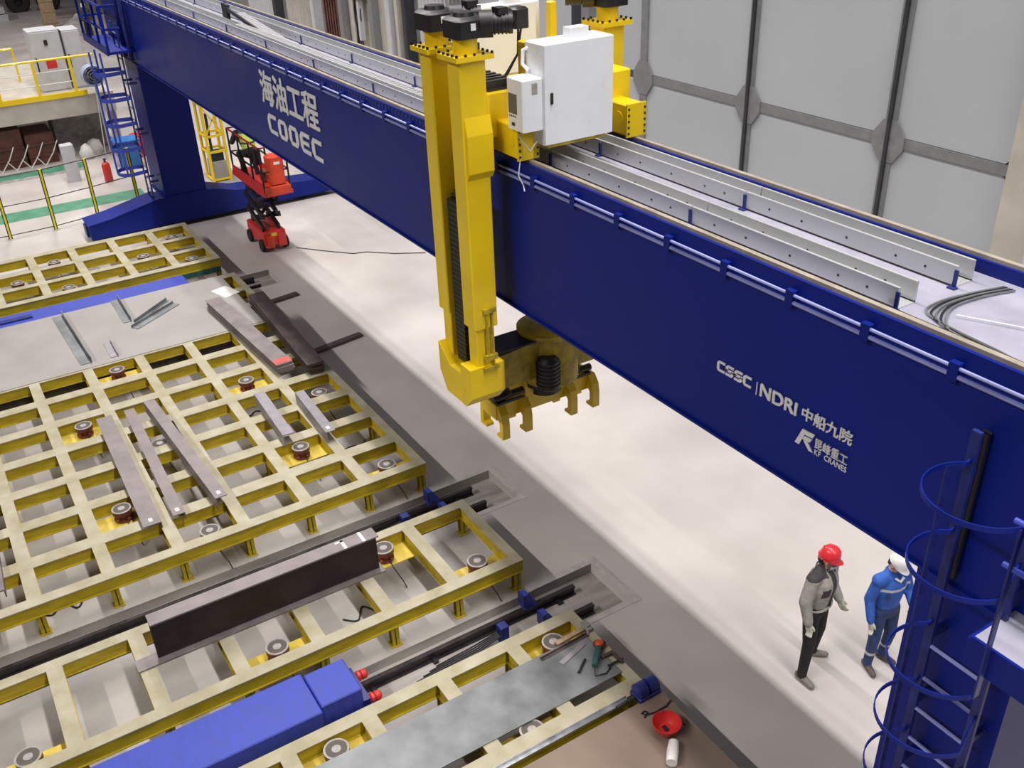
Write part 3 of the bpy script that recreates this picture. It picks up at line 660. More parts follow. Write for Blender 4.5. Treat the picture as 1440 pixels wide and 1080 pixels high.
MB().box(-9.07, -8.87, .36, 3.38, .5, .52).build('bottom_flange', 'steel_mill', h)
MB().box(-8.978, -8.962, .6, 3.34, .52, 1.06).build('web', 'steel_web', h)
MB().box(-9.07, -8.87, .6, 3.34, 1.06, 1.08).build('top_flange', 'steel_mill', h)
MB().box(-9.07, -8.87, 3.14, 3.18, 1.08, 1.083).build('chalk_stripe', 'chalk', h)
MB().box(-9.04, -8.87, 2.9, 2.94, 1.08, 1.083).box(-9.04, -9.01, 2.84, 2.94, 1.08, 1.083).build('chalk_stripe', 'chalk', h)
def bar(label, a, b, wd, ht, z0, mt, sticker=True, side=-1):
    """angle/T bar: wide top flange, upright leg"""
    p = Vector((a[0], a[1], z0)); q = Vector((b[0], b[1], z0)); s_ = side
    o = thing('steel_bar', label, 'steel bar', (p+q)/2, 'loose bars on the large table')
    MB().oprof(p, q, [(-wd/2, ht-.014), (wd/2, ht-.014), (wd/2, ht), (-wd/2, ht)]).build('top_flange', mt, o)
    MB().oprof(p, q, [(s_*wd/2, 0), (s_*(wd/2-.014), 0), (s_*(wd/2-.014), ht-.014), (s_*wd/2, ht-.014)]).build('leg', mt, o)
    if sticker:
        d = (q-p).normalized(); c = q-d*.12
        MB().obar((c.x-.04, c.y, z0+ht+.001), (c.x+.04, c.y, z0+ht+.001), .05, .002).build('sticker', 'sticker', o)
    return o
bar('leftmost of the three long mauve steel bars', (-14.72, 1.22), (-11.4, 1.16), .24, .1, .5, 'steel_mill')
bar('middle of the three long mauve steel bars, the narrow one', (-14.7, 1.61), (-11.4, 1.52), .16, .12, .5, 'steel_mill')
bar('rightmost of the three long mauve steel bars, deep and slightly skewed', (-14.66, 1.93), (-11.35, 2.1), .17, .2, .5, 'steel_mill', True, 1)
bar('shorter pale steel bar, left of the two', (-13.85, 3.5), (-12.35, 3.44), .17, .2, .5, 'steel_pale', False, 1)
bar('shorter pale steel bar with sticker, right of the two', (-13.5, 4.06), (-12.05, 4.0), .15, .2, .5, 'steel_pale', True, 1)
bar('steel bar cut off by the left edge of the photo', (-13.4, -.72), (-11.1, -.8), .2, .12, .5, 'steel_mill')
def stack(label, a, b, wd, n, th, z0, mt, cat, tape=False, grp='stacked flat bars'):
    for k in range(n):
        d = Vector((b[0]-a[0], b[1]-a[1], 0)).normalized(); j = random.uniform(-.05, .05); sd = Vector((-d.y, d.x, 0))*random.uniform(-.015, .015)
        p = Vector((a[0], a[1], z0+th*(k+.5)))+d*j+sd; q = Vector((b[0], b[1], z0+th*(k+.5)))+d*j*.7-sd
        o = MB().oprof(p-Vector((0, 0, th/2)), q-Vector((0, 0, th/2)), [(-wd/2+.03, 0), (wd/2-.03, 0), (wd/2-.03, th-.016), (wd/2, th-.016), (wd/2, th-.002), (-wd/2, th-.002), (-wd/2, th-.016), (-wd/2+.03, th-.016)])
        nm = ['bottom', 'second', 'third', 'fourth', 'fifth'][k] if k < n-1 else 'top'
        tg = tag(o.build('flat_bar', mt), f'{nm} steel flat bar of the {label}', cat, grp)
        if tape and k == n-1: 
            c = q-d*.12; MB().obar(c-d*.1+Vector((0, 0, th/2)), c+d*.1+Vector((0, 0, th/2)), wd, .003).build('red_mark', 'red_tape', tg)
stack('pale stack lying on the sheet', (-17.95, 4.0), (-14.5, 4.2), .3, 4, .052, .513, 'steel_mill', 'flat bar', True)
stack('dark brown stack at the table end', (-17.7, 4.77), (-14.2, 4.64), .3, 5, .045, .513, 'steel_dark', 'flat bar')
def angle(label, a, b, wd, ht, mt, z0=.512, grp='small offcuts on the pale sheet'):
    m = MB().oprof((a[0], a[1], z0), (b[0], b[1], z0), [(-wd/2, 0), (wd/2, 0), (wd/2, .012), (-wd/2+.012, .012), (-wd/2+.012, ht), (-wd/2, ht)])
    return tag(m.build('angle_bar', mt), label, 'angle bar', grp)
angle('long grey angle bar at the left of the pale sheet', (-19.45, 1.3), (-17.0, 1.38), .2, .12, 'steel_grey')
angle('grey angle bar in the middle of the pale sheet', (-19.6, 2.42), (-18.35, 2.4), .16, .12, 'steel_grey')
angle('thin upright bar leaning away at the right of the pale sheet', (-18.22, 2.52), (-18.92, 3.32), .06, .07, 'steel_grey')
angle('slanted channel offcut at the right of the pale sheet', (-17.98, 2.45), (-18.65, 3.42), .17, .06, 'steel_grey')
angle('shortest bundle of thin angles on the pale sheet', (-17.66, 1.87), (-16.98, 1.86), .14, .08, 'steel_pale')
m = MB().obar((-18.9, 4.35, .514), (-18.4, 4.5, .514), .35, .004).build('plastic_film', 'white_sheet'); tag(m, 'crumpled pale plastic film on the corner of the sheet', 'plastic film')
# loose bars lying on the floor beyond the table end
m = MB().obar((-18.6, 5.0, .03), (-18.75, 5.95, .03), .14, .05).build('floor_bar', 'steel_dark'); tag(m, 'dark bar on the floor behind the far stack', 'steel bar')
m = MB().obar((-15.9, 5.0, .03), (-16.1, 6.25, .03), .14, .06).build('floor_bar', 'steel_dark'); tag(m, 'dark bar on the floor sticking out beside the brown stack', 'steel bar')
# ================================================================ TRANSFER CARTS AND BUFFERS
c2 = thing('transfer_cart', 'bright blue low transfer cart with red bumpers in the near trench', 'cart', (-7.63, .4, TD+.13))
MB().bbox(-7.96, -7.3, -3.6, 1.88, .2, .41, .012).build('deck', 'blue_bright', c2)
MB().bbox(-7.9, -7.36, 1.89, 2.36, .1, .42, .012).build('drive_box', 'blue_bright', c2)
MB().box(-7.9, -7.36, -3.5, 1.85, .08, .2).build('chassis', 'blue_dark', c2)
MB().box(-7.34, -7.28, -3.5, 2.5, .1, .16).build('side_rail', 'blue_dark', c2)
MB().box(-7.9, -7.36, 2.36, 2.44, .12, .22).build('bumper_beam', 'blue_dark', c2)
for x in (-7.78, -7.4): MB().lathe((x, 2.44, .17), [(.04, 0), (.06, .02), (.06, .05), (.045, .06), (.06, .07), (.055, .12), (.03, .14)], 14, 'y').build('bumper', 'red', c2)
for y in (-3, 1.6):
    for x in (TR[2][0]+.2, TR[2][1]-.2): MB().lathe((x-.03, y, .09), [(0, 0), (.1, 0), (.1, .06), (0, .06)], 16, 'x').build('wheel', 'dark_metal', c2)
c0 = thing('transfer_cart', 'bright blue transfer cart strip between the far table and pale sheet', 'cart', (-20.06, .4, TD+.13))
MB().bbox(-20.42, -19.7, -3.6, 4.0, .25, .4, .012).build('deck', 'blue_bright', c0)
MB().box(-20.36, -19.76, -3.5, 3.95, .06, .25).build('chassis', 'blue_dark', c0)
MB().box(-20.15, -20.0, .3, .9, .4, .43).build('cable_cover', 'blue_dark', c0)
for y in (-3, 3.6):
    for x in (TR[0][0]+.2, TR[0][1]-.2): MB().lathe((x-.03, y, .09), [(0, 0), (.1, 0), (.1, .06), (0, .06)], 16, 'x').build('wheel', 'dark_metal', c0)
for k, (x, y, l) in enumerate(((-10.46, 4.78, 'far rail beside the large table'), (-10.04, 4.8, 'near rail beside the H-beam table'), (-7.84, 4.75, 'rail at the near side of the H-beam table'), (-7.42, 4.76, 'rail beside the grey sheet table'))):
    b = thing('buffer_stop', 'small blue steel buffer stop on the '+l, 'buffer stop', (x, y, TD+.13), 'blue buffer stops')
    MB().prism([(y-.03, -.01), (y+.16, -.01), (y+.16, .03), (y+.04, .22), (y-.03, .22)], 'x', x-.06, x+.06).build('body', 'blue_bright', b)
    MB().box(x-.07, x+.07, y-.045, y-.03, .04, .22).build('face_plate', 'blue_dark', b)
    MB().box(x-.09, x+.09, y+.02, y+.1, -.01, .02).build('clamp', 'blue_dark', b)
for x, l in ((-10.28, 'between the far pair of rails'), (-7.62, 'between the near pair of rails')):
    b = thing('switch_box', 'small blue switch box with cables '+l, 'switch box', (x, 4.3, TD))
    MB().bbox(x-.06, x+.06, 4.24, 4.36, TD, .1, .008).build('body', 'blue_dark', b)
    for k in range(5): MB().tube([(x-.04+.02*k, 4.26, -.02), (x-.05+.03*k, 3.9, TD+.06), (x-.06+.03*k, 3.4-.1*k, TD+.012)], .01, 6).build('cable', 'black', b)
# cables on the floor under the tables
for k, (x, y, l) in enumerate(((-14.5, 3.5, 'under the magnet below the pale stack'), (-12.6, 4.4, 'in the cell right of the short pale bar'), (-12.1, 1.9, 'between the second and third long bars'), (-13.4, .9, 'left of the long bars in the second cell row'), (-11.2, -.2, 'in the left near corner of the large table'), (-8.9, 3.0, 'in front of the H-beam near its right end'), (-8.7, .9, 'in front of the H-beam near its left end'))):
    m = MB().tube(curve([(x, y-.25, .012), (x+.12, y-.1, .012), (x+.02+.1*math.sin(k), y+.05, .012), (x+.16, y+.2, .012), (x+.1*math.cos(k), y+.32, .012)]), .011, 6)
    tag(m.build('floor_cable', 'black'), 'loose black cable on the floor '+l, 'cable', 'cables under the tables')
# ================================================================ TOOLS
o = tag(MB().oprof((-6.53, 4.15, .512), (-6.56, 4.8, .512), [(-.02, 0), (.02, 0), (.02, .008), (-.012, .008), (-.012, .03), (-.02, .03)]).build('angle_iron', 'steel_dark'), 'thin long angle iron at the back of the tools', 'angle bar')
o = tag(MB().oprof((-6.36, 4.3, .512), (-6.47, 4.68, .512), [(-.03, 0), (.03, 0), (.03, .012), (-.03, .012)]).build('flat_offcut', 'steel_pale'), 'pale flat steel offcut among the tools', 'offcut')
o = tag(MB().obar((-6.63, 4.42, .528), (-6.65, 4.8, .528), .06, .03).build('wood_batten', 'wood'), 'short wooden batten lying at the table end', 'batten')
g = thing('angle_grinder', 'orange and green hand grinder on the grey sheet', 'power tool', (-6.22, 4.68, .512))
MB().tube([(-6.1, 4.56, .56), (-6.2, 4.66, .56), (-6.3, 4.76, .56)], [.03, .035, .03], 10).build('handle', 'green_steel', g)
MB().lathe((-6.34, 4.8, .53), [(.03, 0), (.045, .01), (.045, .05), (.02, .07)], 14).build('gear_head', 'red_orange', g)
MB().lathe((-6.36, 4.82, .52), [(.075, 0), (.075, .006)], 20).build('disc', 'steel_dark', g)
MB().tube([(-6.1, 4.56, .56), (-6.0, 4.5, .53), (-5.97, 4.62, .525), (-6.02, 4.72, .525)], .008, 6).build('cord', 'black', g)
o = MB().tube([(-6.2, 4.46, .53), (-6.14, 4.38, .53)], .016, 8).tube([(-6.2, 4.46, .53), (-6.26, 4.55, .53)], .014, 8).build('pliers', 'black'); tag(o, 'black pliers lying near the grey sheet edge', 'pliers')
c = thing('g_clamp', 'dark steel clamp at the right end of the grey sheet', 'clamp', (-6.1, 4.8, .512))
MB().oprof((-6.2, 4.86, .512), (-6.0, 4.86, .512), [(-.02, 0), (.02, 0), (.02, .03), (-.02, .03)]).build('bar', 'steel_dark', c)
MB().tube([(-6.04, 4.9, .53), (-6.04, 4.7, .53)], .012, 8).build('screw', 'dark_metal', c); MB().box(-6.2, -6.16, 4.72, 4.88, .512, .54).build('jaw', 'steel_dark', c)
o = tag(MB().box(-6.74, -6.58, 4.83, 4.9, .5, .55).box(-6.7, -6.62, 4.84, 4.88, .55, .57).build('metal_block', 'dusty'), 'dusty metal block on the table corner behind the tools', 'block')
bm_ = thing('hand_winch', 'dark blue twin drum winch at the end of the shiny strip', 'winch', (-5.48, 4.78, .512))
for y in (4.67, 4.81): MB().lathe((-5.53, y, .6), [(.05, 0), (.085, .01), (.085, .12), (.05, .13)], 18, 'y').build('drum', 'blue_dark', bm_)
MB().bbox(-5.62, -5.44, 4.66, 4.95, .512, .56, .01).build('base', 'blue_dark', bm_)
MB().cyl((-5.5, 4.62, .58), (-5.5, 4.4, .57), .02, 10).build('handle', 'dark_metal', bm_)
hb = thing('hard_hat', 'red hard hat lying upside down on the brown plate', 'hard hat', (-5.02, 4.66, .512))
MB().lathe((-5.02, 4.66, .512), [(.03, 0), (.09, .02), (.13, .07), (.15, .14), (.145, .14), (.12, .075), (.08, .03), (0, .02)], 28).build('shell', 'red', hb)
MB().box(-5.07, -5.0, 4.64, 4.68, .535, .55).build('pad', 'black', hb)
MB().tube([(-5.15, 4.7, .65), (-5.2, 4.8, .55), (-5.05, 4.86, .53), (-4.95, 4.84, .56)], .01, 6).build('strap', 'black', hb)
o = MB().tube([(-4.84, 4.6, .575), (-4.76, 4.52, .575), (-4.66, 4.42, .575)], [.05, .06, .055], 12).build('cloth_roll', 'white_sheet'); tag(o, 'dirty white cloth roll beside the red hard hat', 'cloth roll')
o = tag(MB().tube([(-5.3+.04*math.sin(t), 4.86-.05*t+.1*math.cos(t), .522) for t in range(8)], .01, 6).build('hose', 'black'), 'short black hose behind the red hard hat', 'hose')
# ================================================================ PEOPLE
def person(label, loc, yaw, J, zones, vox=.011, helmet=None, extras=None):
    """J: joints (local, facing +x, z up). One continuous body: capsules fused by voxel remesh, coloured by limb."""
    root = thing('person', label, 'person', loc)
    parts = []      # (verts, faces, tag, segment)
    seg = []
    mb = MB()
    def cap(a, b, ra, rb, tg, sx=1, sy=1, n=12):
        a = Vector(a); b = Vector(b); d = (b-a); L = d.length; d.normalize()
        pts = []; rr = []
        for k in range(4): t = math.pi/2*k/4; pts.append(a-d*ra*math.cos(t)); rr.append(max(.002, ra*math.sin(t)))
        for k in range(5): pts.append(a+d*L*k/4); rr.append(ra+(rb-ra)*k/4)
        for k in range(3, -1, -1): t = math.pi/2*k/4; pts.append(b+d*rb*math.cos(t)); rr.append(max(.002, rb*math.sin(t)))
        b0 = len(mb.v); mb.tube(pts, rr, n)
        if sx != 1 or sy != 1:
            for i in range(b0, len(mb.v)):
                v = mb.v[i]; t = max(0, min(1, (Vector(v)-a).dot(d)/max(L, 1e-6))); c = a+d*L*t
                mb.v[i] = (c.x+(v[0]-c.x)*sx, c.y+(v[1]-c.y)*sy, v[2])
        seg.append((a, b, (ra+rb)/2*min(sx, sy), tg))
    z = zones
    pf0 = z.get('puff', 1)
    # trunk
    cap(J['pelvis'], J['waist'], .155, .15, z['hip'], .78, 1.08)
    cap(J['waist'], J['chest'], .165*pf0, .19*pf0, z['torso'], .75, 1.03)
    cap(J['chest'], J['neck0'], .18, .12, z['torso'], .68, 1.15)
    cap(J['shR'], J['shL'], .085, .085, z.get('yoke', z['torso']))
    cap(J['neck0'], J['head0'], .06, .055, z.get('neck', 'skin'))
    # head: skull, jaw, nose, ears, brow
    h = Vector(J['head']); fd = Vector((math.cos(J['hyaw'])*math.cos(J['hpit']), math.sin(J['hyaw'])*math.cos(J['hpit']), math.sin(J['hpit']))); sd = Vector((-math.sin(J['hyaw']), math.cos(J['hyaw']), 0)); up = fd.cross(sd)
    cap(h-fd*.025+up*.03, h+fd*.02+up*.035, .083, .078, 'skin'); cap(h+fd*.025-up*.05, h+fd*.03-up*.075, .06, .045, z.get('jaw', 'skin'))
    cap(h+fd*.095+up*.012, h+fd*.108-up*.02, .009, .015, 'skin', n=8)
    for s_ in (-1, 1):
        cap(h+sd*s_*.085+up*.005, h+sd*s_*.087-up*.025, .016, .012, 'skin', n=8)
        cap(h+fd*.085+sd*s_*.032+up*.022, h+fd*.083+sd*s_*.05+up*.02, .01, .008, 'skin', n=8)
    for S_ in 'RL':
        pf_ = z.get('puff', 1); cap(J['sh'+S_], J['el'+S_], .072*pf_, .064*pf_, z['sleeve']); cap(J['el'+S_], J['wr'+S_], .062*pf_, .048*pf_, z['sleeve'])
        w_ = Vector(J['wr'+S_]); e_ = Vector(J['el'+S_]); d = (w_-e_).normalized(); fw = Vector(J.get('palm'+S_, (1, 0, 0))); fw = (fw-d*fw.dot(d)).normalized(); ot = d.cross(fw)
        hg = z.get('hand', 'skin')
        k0 = w_+d*.03; cap(k0-fw*.018, k0+d*.06-fw*.022, .022, .022, hg, n=8); cap(k0+fw*.018, k0+d*.06+fw*.022, .022, .022, hg, n=8)
        for f, (o_, ln) in enumerate(((-.033, .055), (-.011, .07), (.011, .075), (.033, .068))):
            a0 = k0+d*.075+fw*o_; cv = J.get('curl'+S_, .5); inn = ot*(1 if S_ == 'R' else -1)
            m1 = a0+(d*math.cos(cv*.5)+inn*math.sin(cv*.5))*ln*.5; m2 = m1+(d*math.cos(cv*1.5)+inn*math.sin(cv*1.5))*ln*.5
            cap(a0-d*.01, m1, .0105, .0105, hg, n=8); cap(m1, m2, .0105, .0095, hg, n=8)
        t0_ = k0+fw*.035; t1_ = t0_+fw*.028+d*.035; cap(t0_, t1_, .013, .012, hg, n=8); cap(t1_, t1_+d*.03+fw*.004, .012, .01, hg, n=8)
        cap(J['hip'+S_], J['kn'+S_], .098, .072, z['thigh']); cap(J['kn'+S_], J['an'+S_], .07, .055, z['shin'])
        an = Vector(J['an'+S_]); ty = J.get('toe'+S_, 0); td = Vector((math.cos(ty), math.sin(ty), 0))
        heel = Vector((an.x, an.y, .05))-td*.05; toe = Vector((an.x, an.y, .042))+td*.16
        cap(heel, heel+td*.1, .045, .045, z['shoe'], n=10); cap(heel+td*.08, toe, .046, .036, z['shoe'], n=10); cap(an, (an.x, an.y, .07), .048, .045, z['shoe'], n=10)
    M = Matrix.Rotation(yaw, 4, 'Z')
    me0 = bpy.data.meshes.new('body0'); me0.from_pydata(mb.v, [], mb.f)
    bm = bmesh.new(); bm.from_mesh(me0); bmesh.ops.recalc_face_normals(bm, faces=bm.faces); bm.to_mesh(me0); bm.free()
    tmp = bpy.data.objects.new('body0', me0); COL.objects.link(tmp)
    md = tmp.modifiers.new('r', 'REMESH'); md.mode = 'VOXEL'; md.voxel_size = vox
    ms = tmp.modifiers.new('s', 'SMOOTH'); ms.factor = .5; ms.iterations = 2
    dg = bpy.context.evaluated_depsgraph_get(); dg.update()
    me = bpy.data.meshes.new_from_object(tmp.evaluated_get(dg)); bpy.data.objects.remove(tmp)
    names = []; idx = {}
    for a, b, r, tg in seg:
        if tg not in idx: idx[tg] = len(names); names.append(tg)
    me.materials.clear()
    for n_ in names: me.materials.append(MATS[n_])
    mi = []
    for p in me.polygons:
        c = p.center; best = None
        for a, b, r, tg in seg:
            ab = b-a; t = max(0, min(1, (c-a).dot(ab)/max(1e-9, ab.length_squared))); dd = (c-(a+ab*t)).length-r
            if best is None or dd < best[0]: best = (dd, tg)
        tg = best[1]
        if z.get('hook'): tg = z['hook'](c, tg)
        if tg not in idx: idx[tg] = len(names); names.append(tg); me.materials.append(MATS[tg])
        mi.append(idx[tg])
    me.polygons.foreach_set('material_index', mi); me.polygons.foreach_set('use_smooth', [True]*len(mi))
    me.transform(M); me.name = 'body'
    o = bpy.data.objects.new('body', me); COL.objects.link(o); o.parent = root; WO[o.name] = Vector(loc)
    def put(m, name, mt):
        m.v = [tuple((M @ Vector(v))+Vector(loc)) for v in m.v]
        return m.build(name, mt, root)
    def hp(f, s_, u): return h+fd*f+sd*s_+up*u
    if helmet:
        m = MB(); n = 28; vs = []; fs = []
        prof = [(1.16, .036, 1), (1.12, .042, 1), (1.08, .05, 0), (1.04, .09, 0), (.93, .13, 0), (.72, .162, 0), (.42, .18, 0), (.1, .186, 0)]
        for rs, hz, brim in prof:
            for k in range(n):
                t = 2*math.pi*k/n; ca, sa = math.cos(t), math.sin(t)
                ex = (.05*max(0, ca)**2 if brim else 0) * (rs-1.0)/.16 * .8
                vs.append(hp(.105*rs*ca+ex, .098*rs*sa if rs < 1.1 else .098*(1+(rs-1)*.35)*sa, hz-.012*(max(0, ca) if brim else 0)))
        for i in range(len(prof)-1):
            for k in range(n): fs.append((i*n+k, i*n+(k+1) % n, (i+1)*n+(k+1) % n, (i+1)*n+k))
        fs.append(tuple((len(prof)-1)*n+k for k in range(n)))
        m.add(vs, fs, True); m.tube([hp(-.1+.03*k, 0, .125+.062*math.sin(math.pi*(k+.4)/7.4)) for k in range(7)], .012, 6)
        put(m, 'helmet', helmet)
    m = MB()
    for s_ in (-1, 1): m.lathe(hp(.088, .032*s_, .008), [(.001, -.006), (.009, 0), (.001, .006)], 8)
    put(m, 'eyes', 'hair')
    m = MB(); m.add([hp(-.088, -.05, .03), hp(-.088, .05, .03), hp(-.075, .055, -.045), hp(-.075, -.055, -.045), hp(-.05, -.08, .03), hp(-.05, .08, .03), hp(-.04, .078, -.03), hp(-.04, -.078, -.03), hp(-.108, 0, .0), hp(-.095, 0, -.05)], [(0, 1, 8), (1, 2, 9, 8), (0, 8, 9, 3), (1, 5, 6, 2), (0, 3, 7, 4), (0, 4, 5, 1), (2, 6, 7, 3, 9)], True)
    put(m, 'hair', 'hair')
    if extras: extras(put, hp)
    return root
def stand(**k):
    J = dict(pelvis=(0, 0, .92), waist=(0, 0, 1.06), chest=(.01, 0, 1.26), neck0=(.0, 0, 1.42), head0=(.015, 0, 1.5), head=(.035, 0, 1.585), hyaw=0, hpit=-.25,
             shR=(0, -.185, 1.39), shL=(0, .185, 1.39), elR=(-.02, -.26, 1.12), elL=(-.02, .26, 1.12), wrR=(.05, -.27, .88), wrL=(.05, .27, .88),
             hipR=(0, -.095, .9), hipL=(0, .095, .9), knR=(.03, -.12, .5), knL=(.03, .12, .5), anR=(0, -.14, .1), anL=(0, .14, .1), toeR=-.25, toeL=.25)
    J.update(k); return J
def hook1(c, tg):
    if tg == 'jacket_grey':
        if c.z > 1.41 and abs(c.y) > .06 or (c.x > .03 and abs(c.y) < .035): return 'jacket_dark'
        if c.x > .06 and -.16 < c.y < -.06 and 1.17 < c.z < 1.28: return 'jacket_dark'
    return tg
def ex1(put, hp):
    m = MB(); vs = []
    for u in (-.02, -.055, -.1):
        for k in range(7):
            t = -1.15+2.3*k/6; r = .098 if u > -.09 else .075
            vs.append(hp(r*math.cos(t)+.012-(0 if u > -.09 else .01), r*.95*math.sin(t), u))
    m.add(vs, [(7*i+k, 7*i+k+1, 7*i+8+k, 7*i+7+k) for i in range(2) for k in range(6)], True); put(m, 'face_mask', 'mask')
    put(MB().lathe((0, 0, 1.43), [(.075, 0), (.085, .03), (.08, .06), (.07, .06), (.07, .0)], 18), 'collar', 'jacket_dark')
    put(MB().tube([(.0+.125*math.cos(2*math.pi*k/20)*1.0, .185*math.sin(2*math.pi*k/20), .96) for k in range(20)], .018, 6, closed=True), 'jacket_hem', 'jacket_grey')
    put(MB().tube([(.135, .008, .98), (.142, .008, 1.1), (.146, .008, 1.25), (.125, .008, 1.38)], .008, 6), 'zip', 'jacket_dark')
Z1 = dict(hip='trousers', torso='jacket_grey', sleeve='jacket_grey', yoke='jacket_grey', thigh='trousers', shin='trousers', shoe='shoe_grey', hand='glove', neck='jacket_dark', hook=hook1, puff=1.13)
person('person in red hard hat, grey padded jacket and black trousers standing on the floor', (-5.17, 6.92, 0), R(12), stand(hyaw=R(22), anR=(.06, -.25, .1), knR=(.05, -.17, .5), anL=(-.06, .16, .1), knL=(.0, .13, .5), toeR=R(-15), toeL=R(35), wrL=(.12, .23, .95), pelvis=(0, -.03, .92), hipR=(0, -.12, .9), hipL=(0, .07, .9)), Z1, helmet='helmet_red', extras=ex1)
def hook2(c, tg):
    if tg.startswith('overall'):
        if 1.27 < c.z < 1.305 and abs(c.y) < .2 and c.x > -.05: return 'reflect'
        if .26 < c.z < .3: return 'reflect'
    return tg
def ex2(put, hp):
    put(MB().lathe((0, 0, 1.43), [(.08, 0), (.09, .03), (.08, .055), (.07, .055), (.07, .0)], 18), 'collar', 'overall_blue')
    put(MB().obar((.3, .02, 1.06), (.42, .2, 1.1), .24, .006, up=(-.5, .1, .85)), 'paper', 'white_sheet')
    put(MB().tube([(.1, -.05, 1.44), (.13, .0, 1.4), (.12, .05, 1.44)], .016, 6), 'scarf', 'white_sheet')
    put(MB().box(.115, .122, -.15, -.06, 1.18, 1.25), 'chest_pocket', 'overall_dark')
Z2 = dict(hip='overall_dark', torso='overall_blue', sleeve='overall_blue', thigh='overall_dark', shin='overall_dark', shoe='shoe_brown', hand='glove', hook=hook2)
person('person in white hard hat and blue overalls holding paper beside the near ladder', (-4.76, 7.55, 0), R(-8), stand(hyaw=R(15), hpit=-.55, elL=(.06, .24, 1.14), wrL=(.28, .12, 1.08), palmL=(0, -1, .2), curlL=1.0, elR=(-.03, -.25, 1.12), wrR=(.06, -.27, .88), anR=(.0, -.12, .1), anL=(-.05, .15, .1)), Z2, helmet='helmet_white', extras=ex2).scale = (.95, .95, .95)
def hook3(c, tg):
    if tg == 'jacket_dark' and abs(c.y) < .17 and .66 < c.z < 1.0 and not (.78 < c.z < .82): return 'hivis'
    return tg
def ex3(put, hp): put(MB().lathe((.14, 0, 1.03), [(.08, 0), (.09, .03), (.075, .05)], 14), 'collar', 'jacket_dark')
Z3 = dict(hip='trousers', torso='jacket_dark', sleeve='jacket_dark', thigh='trousers', shin='trousers', shoe='trousers', hook=hook3)
person('person in yellow vest and dark clothes crouching on the red scissor lift', (-22.25, 6.42, 1.7), R(185), stand(pelvis=(-.16, 0, .58), waist=(-.1, 0, .72), chest=(.04, 0, .9), neck0=(.13, 0, 1.03), head0=(.17, 0, 1.09), head=(.2, 0, 1.17), hpit=-.4, shR=(.1, -.185, .99), shL=(.1, .185, .99), elR=(.24, -.25, .78), wrR=(.44, -.16, .74), elL=(.24, .25, .78), wrL=(.44, .16, .74), hipR=(-.16, -.095, .56), hipL=(-.16, .095, .56), knR=(.2, -.14, .5), knL=(.2, .14, .5), anR=(-.02, -.14, .1), anL=(-.02, .14, .1)), Z3, vox=.014, helmet='black', extras=ex3)
# ================================================================ SCISSOR LIFT
sl = thing('scissor_lift', 'red scissor lift with raised railed platform beside the far crane leg', 'lift', (-22.1, 6.5, 0))
m = MB().bbox(-22.75, -21.5, 6.24, 6.78, .16, .5, .02); m.build('chassis', 'red', sl)
MB().bbox(-21.52, -21.44, 6.3, 6.46, .12, .4, .01).build('ladder_panel', 'red_orange', sl); MB().bbox(-21.52, -21.44, 6.56, 6.76, .12, .44, .01).build('battery_tray', 'red', sl)
MB().box(-21.5, -21.49, 6.42, 6.56, .38, .46).build('warning_label', 'black_yellow', sl)
for x in (-22.55, -21.68):
    for y in (6.18, 6.76): MB().lathe((x, y, .15), [(0, 0), (.15, 0), (.15, .08), (0, .08)], 20, 'y').build('wheel', 'rubber', sl)
n = 3; zb, zt = .52, 1.6; dz = (zt-zb)/n
for k in range(n):
    for y in (6.32, 6.70):
        for s_ in (1, -1):
            MB().obar((-22.6 if s_ > 0 else -21.6, y+.03*s_, zb+dz*k+.04), (-21.6 if s_ > 0 else -22.6, y+.03*s_, zb+dz*(k+1)-.02), .06, .12).build('scissor_arm', 'dark_metal', sl)
    MB().cyl((-22.1, 6.28, zb+dz*(k+.5)), (-22.1, 6.74, zb+dz*(k+.5)), .03, 10).build('pivot', 'black', sl)
for k in range(2): MB().cyl((-22.45, 6.51, zb+.1+.4*k), (-21.8, 6.51, zb+.5+.4*k), .045, 10).build('lift_cylinder', 'black', sl)
MB().bbox(-22.95, -20.65, 6.16, 6.84, 1.6, 1.7, .015).build('platform', 'red', sl)
for z in (2.15, 2.7): MB().tube([(-22.92, 6.2, z), (-20.7, 6.2, z), (-20.7, 6.8, z), (-22.92, 6.8, z)], .022, 8, closed=True).build('guard_rail', 'black' if z < 2.5 else 'red', sl)
for x in (-22.92, -22.2, -21.4, -20.7):
    for y in (6.2, 6.8): MB().tube([(x, y, 1.7), (x, y, 2.7)], .022, 8).build('guard_post', 'black', sl)
MB().box(-22.92, -20.7, 6.18, 6.2, 1.7, 1.85).build('toe_board', 'red', sl); MB().box(-22.92, -20.7, 6.8, 6.82, 1.7, 1.85).build('toe_board', 'red', sl)
MB().bbox(-20.98, -20.66, 6.36, 6.72, 1.85, 2.5, .05).build('end_guard', 'red_orange', sl); MB().box(-20.655, -20.65, 6.48, 6.62, 2.3, 2.36).build('badge', 'sticker', sl)
MB().bbox(-20.98, -20.64, 6.2, 6.8, 1.62, 1.82, .02).build('end_step', 'red_orange', sl)
MB().bbox(-21.4, -21.2, 6.24, 6.4, 2.2, 2.55, .02).build('control_box', 'black', sl); MB().bbox(-21.75, -21.4, 6.45, 6.65, 1.7, 1.95, .03).build('tool_bag', 'brown', sl)
o = tag(MB().tube([(-21.4, 6.95, .008), (-20.8, 7.4, .008), (-20.2, 7.9, .008), (-20.1, 8.2, .008), (-19.6, 8.7, .008), (-19.2, 9.3, .008)], .012, 6).build('power_cord', 'black'), 'thin dark cord trailing over the floor from the scissor lift', 'cord')
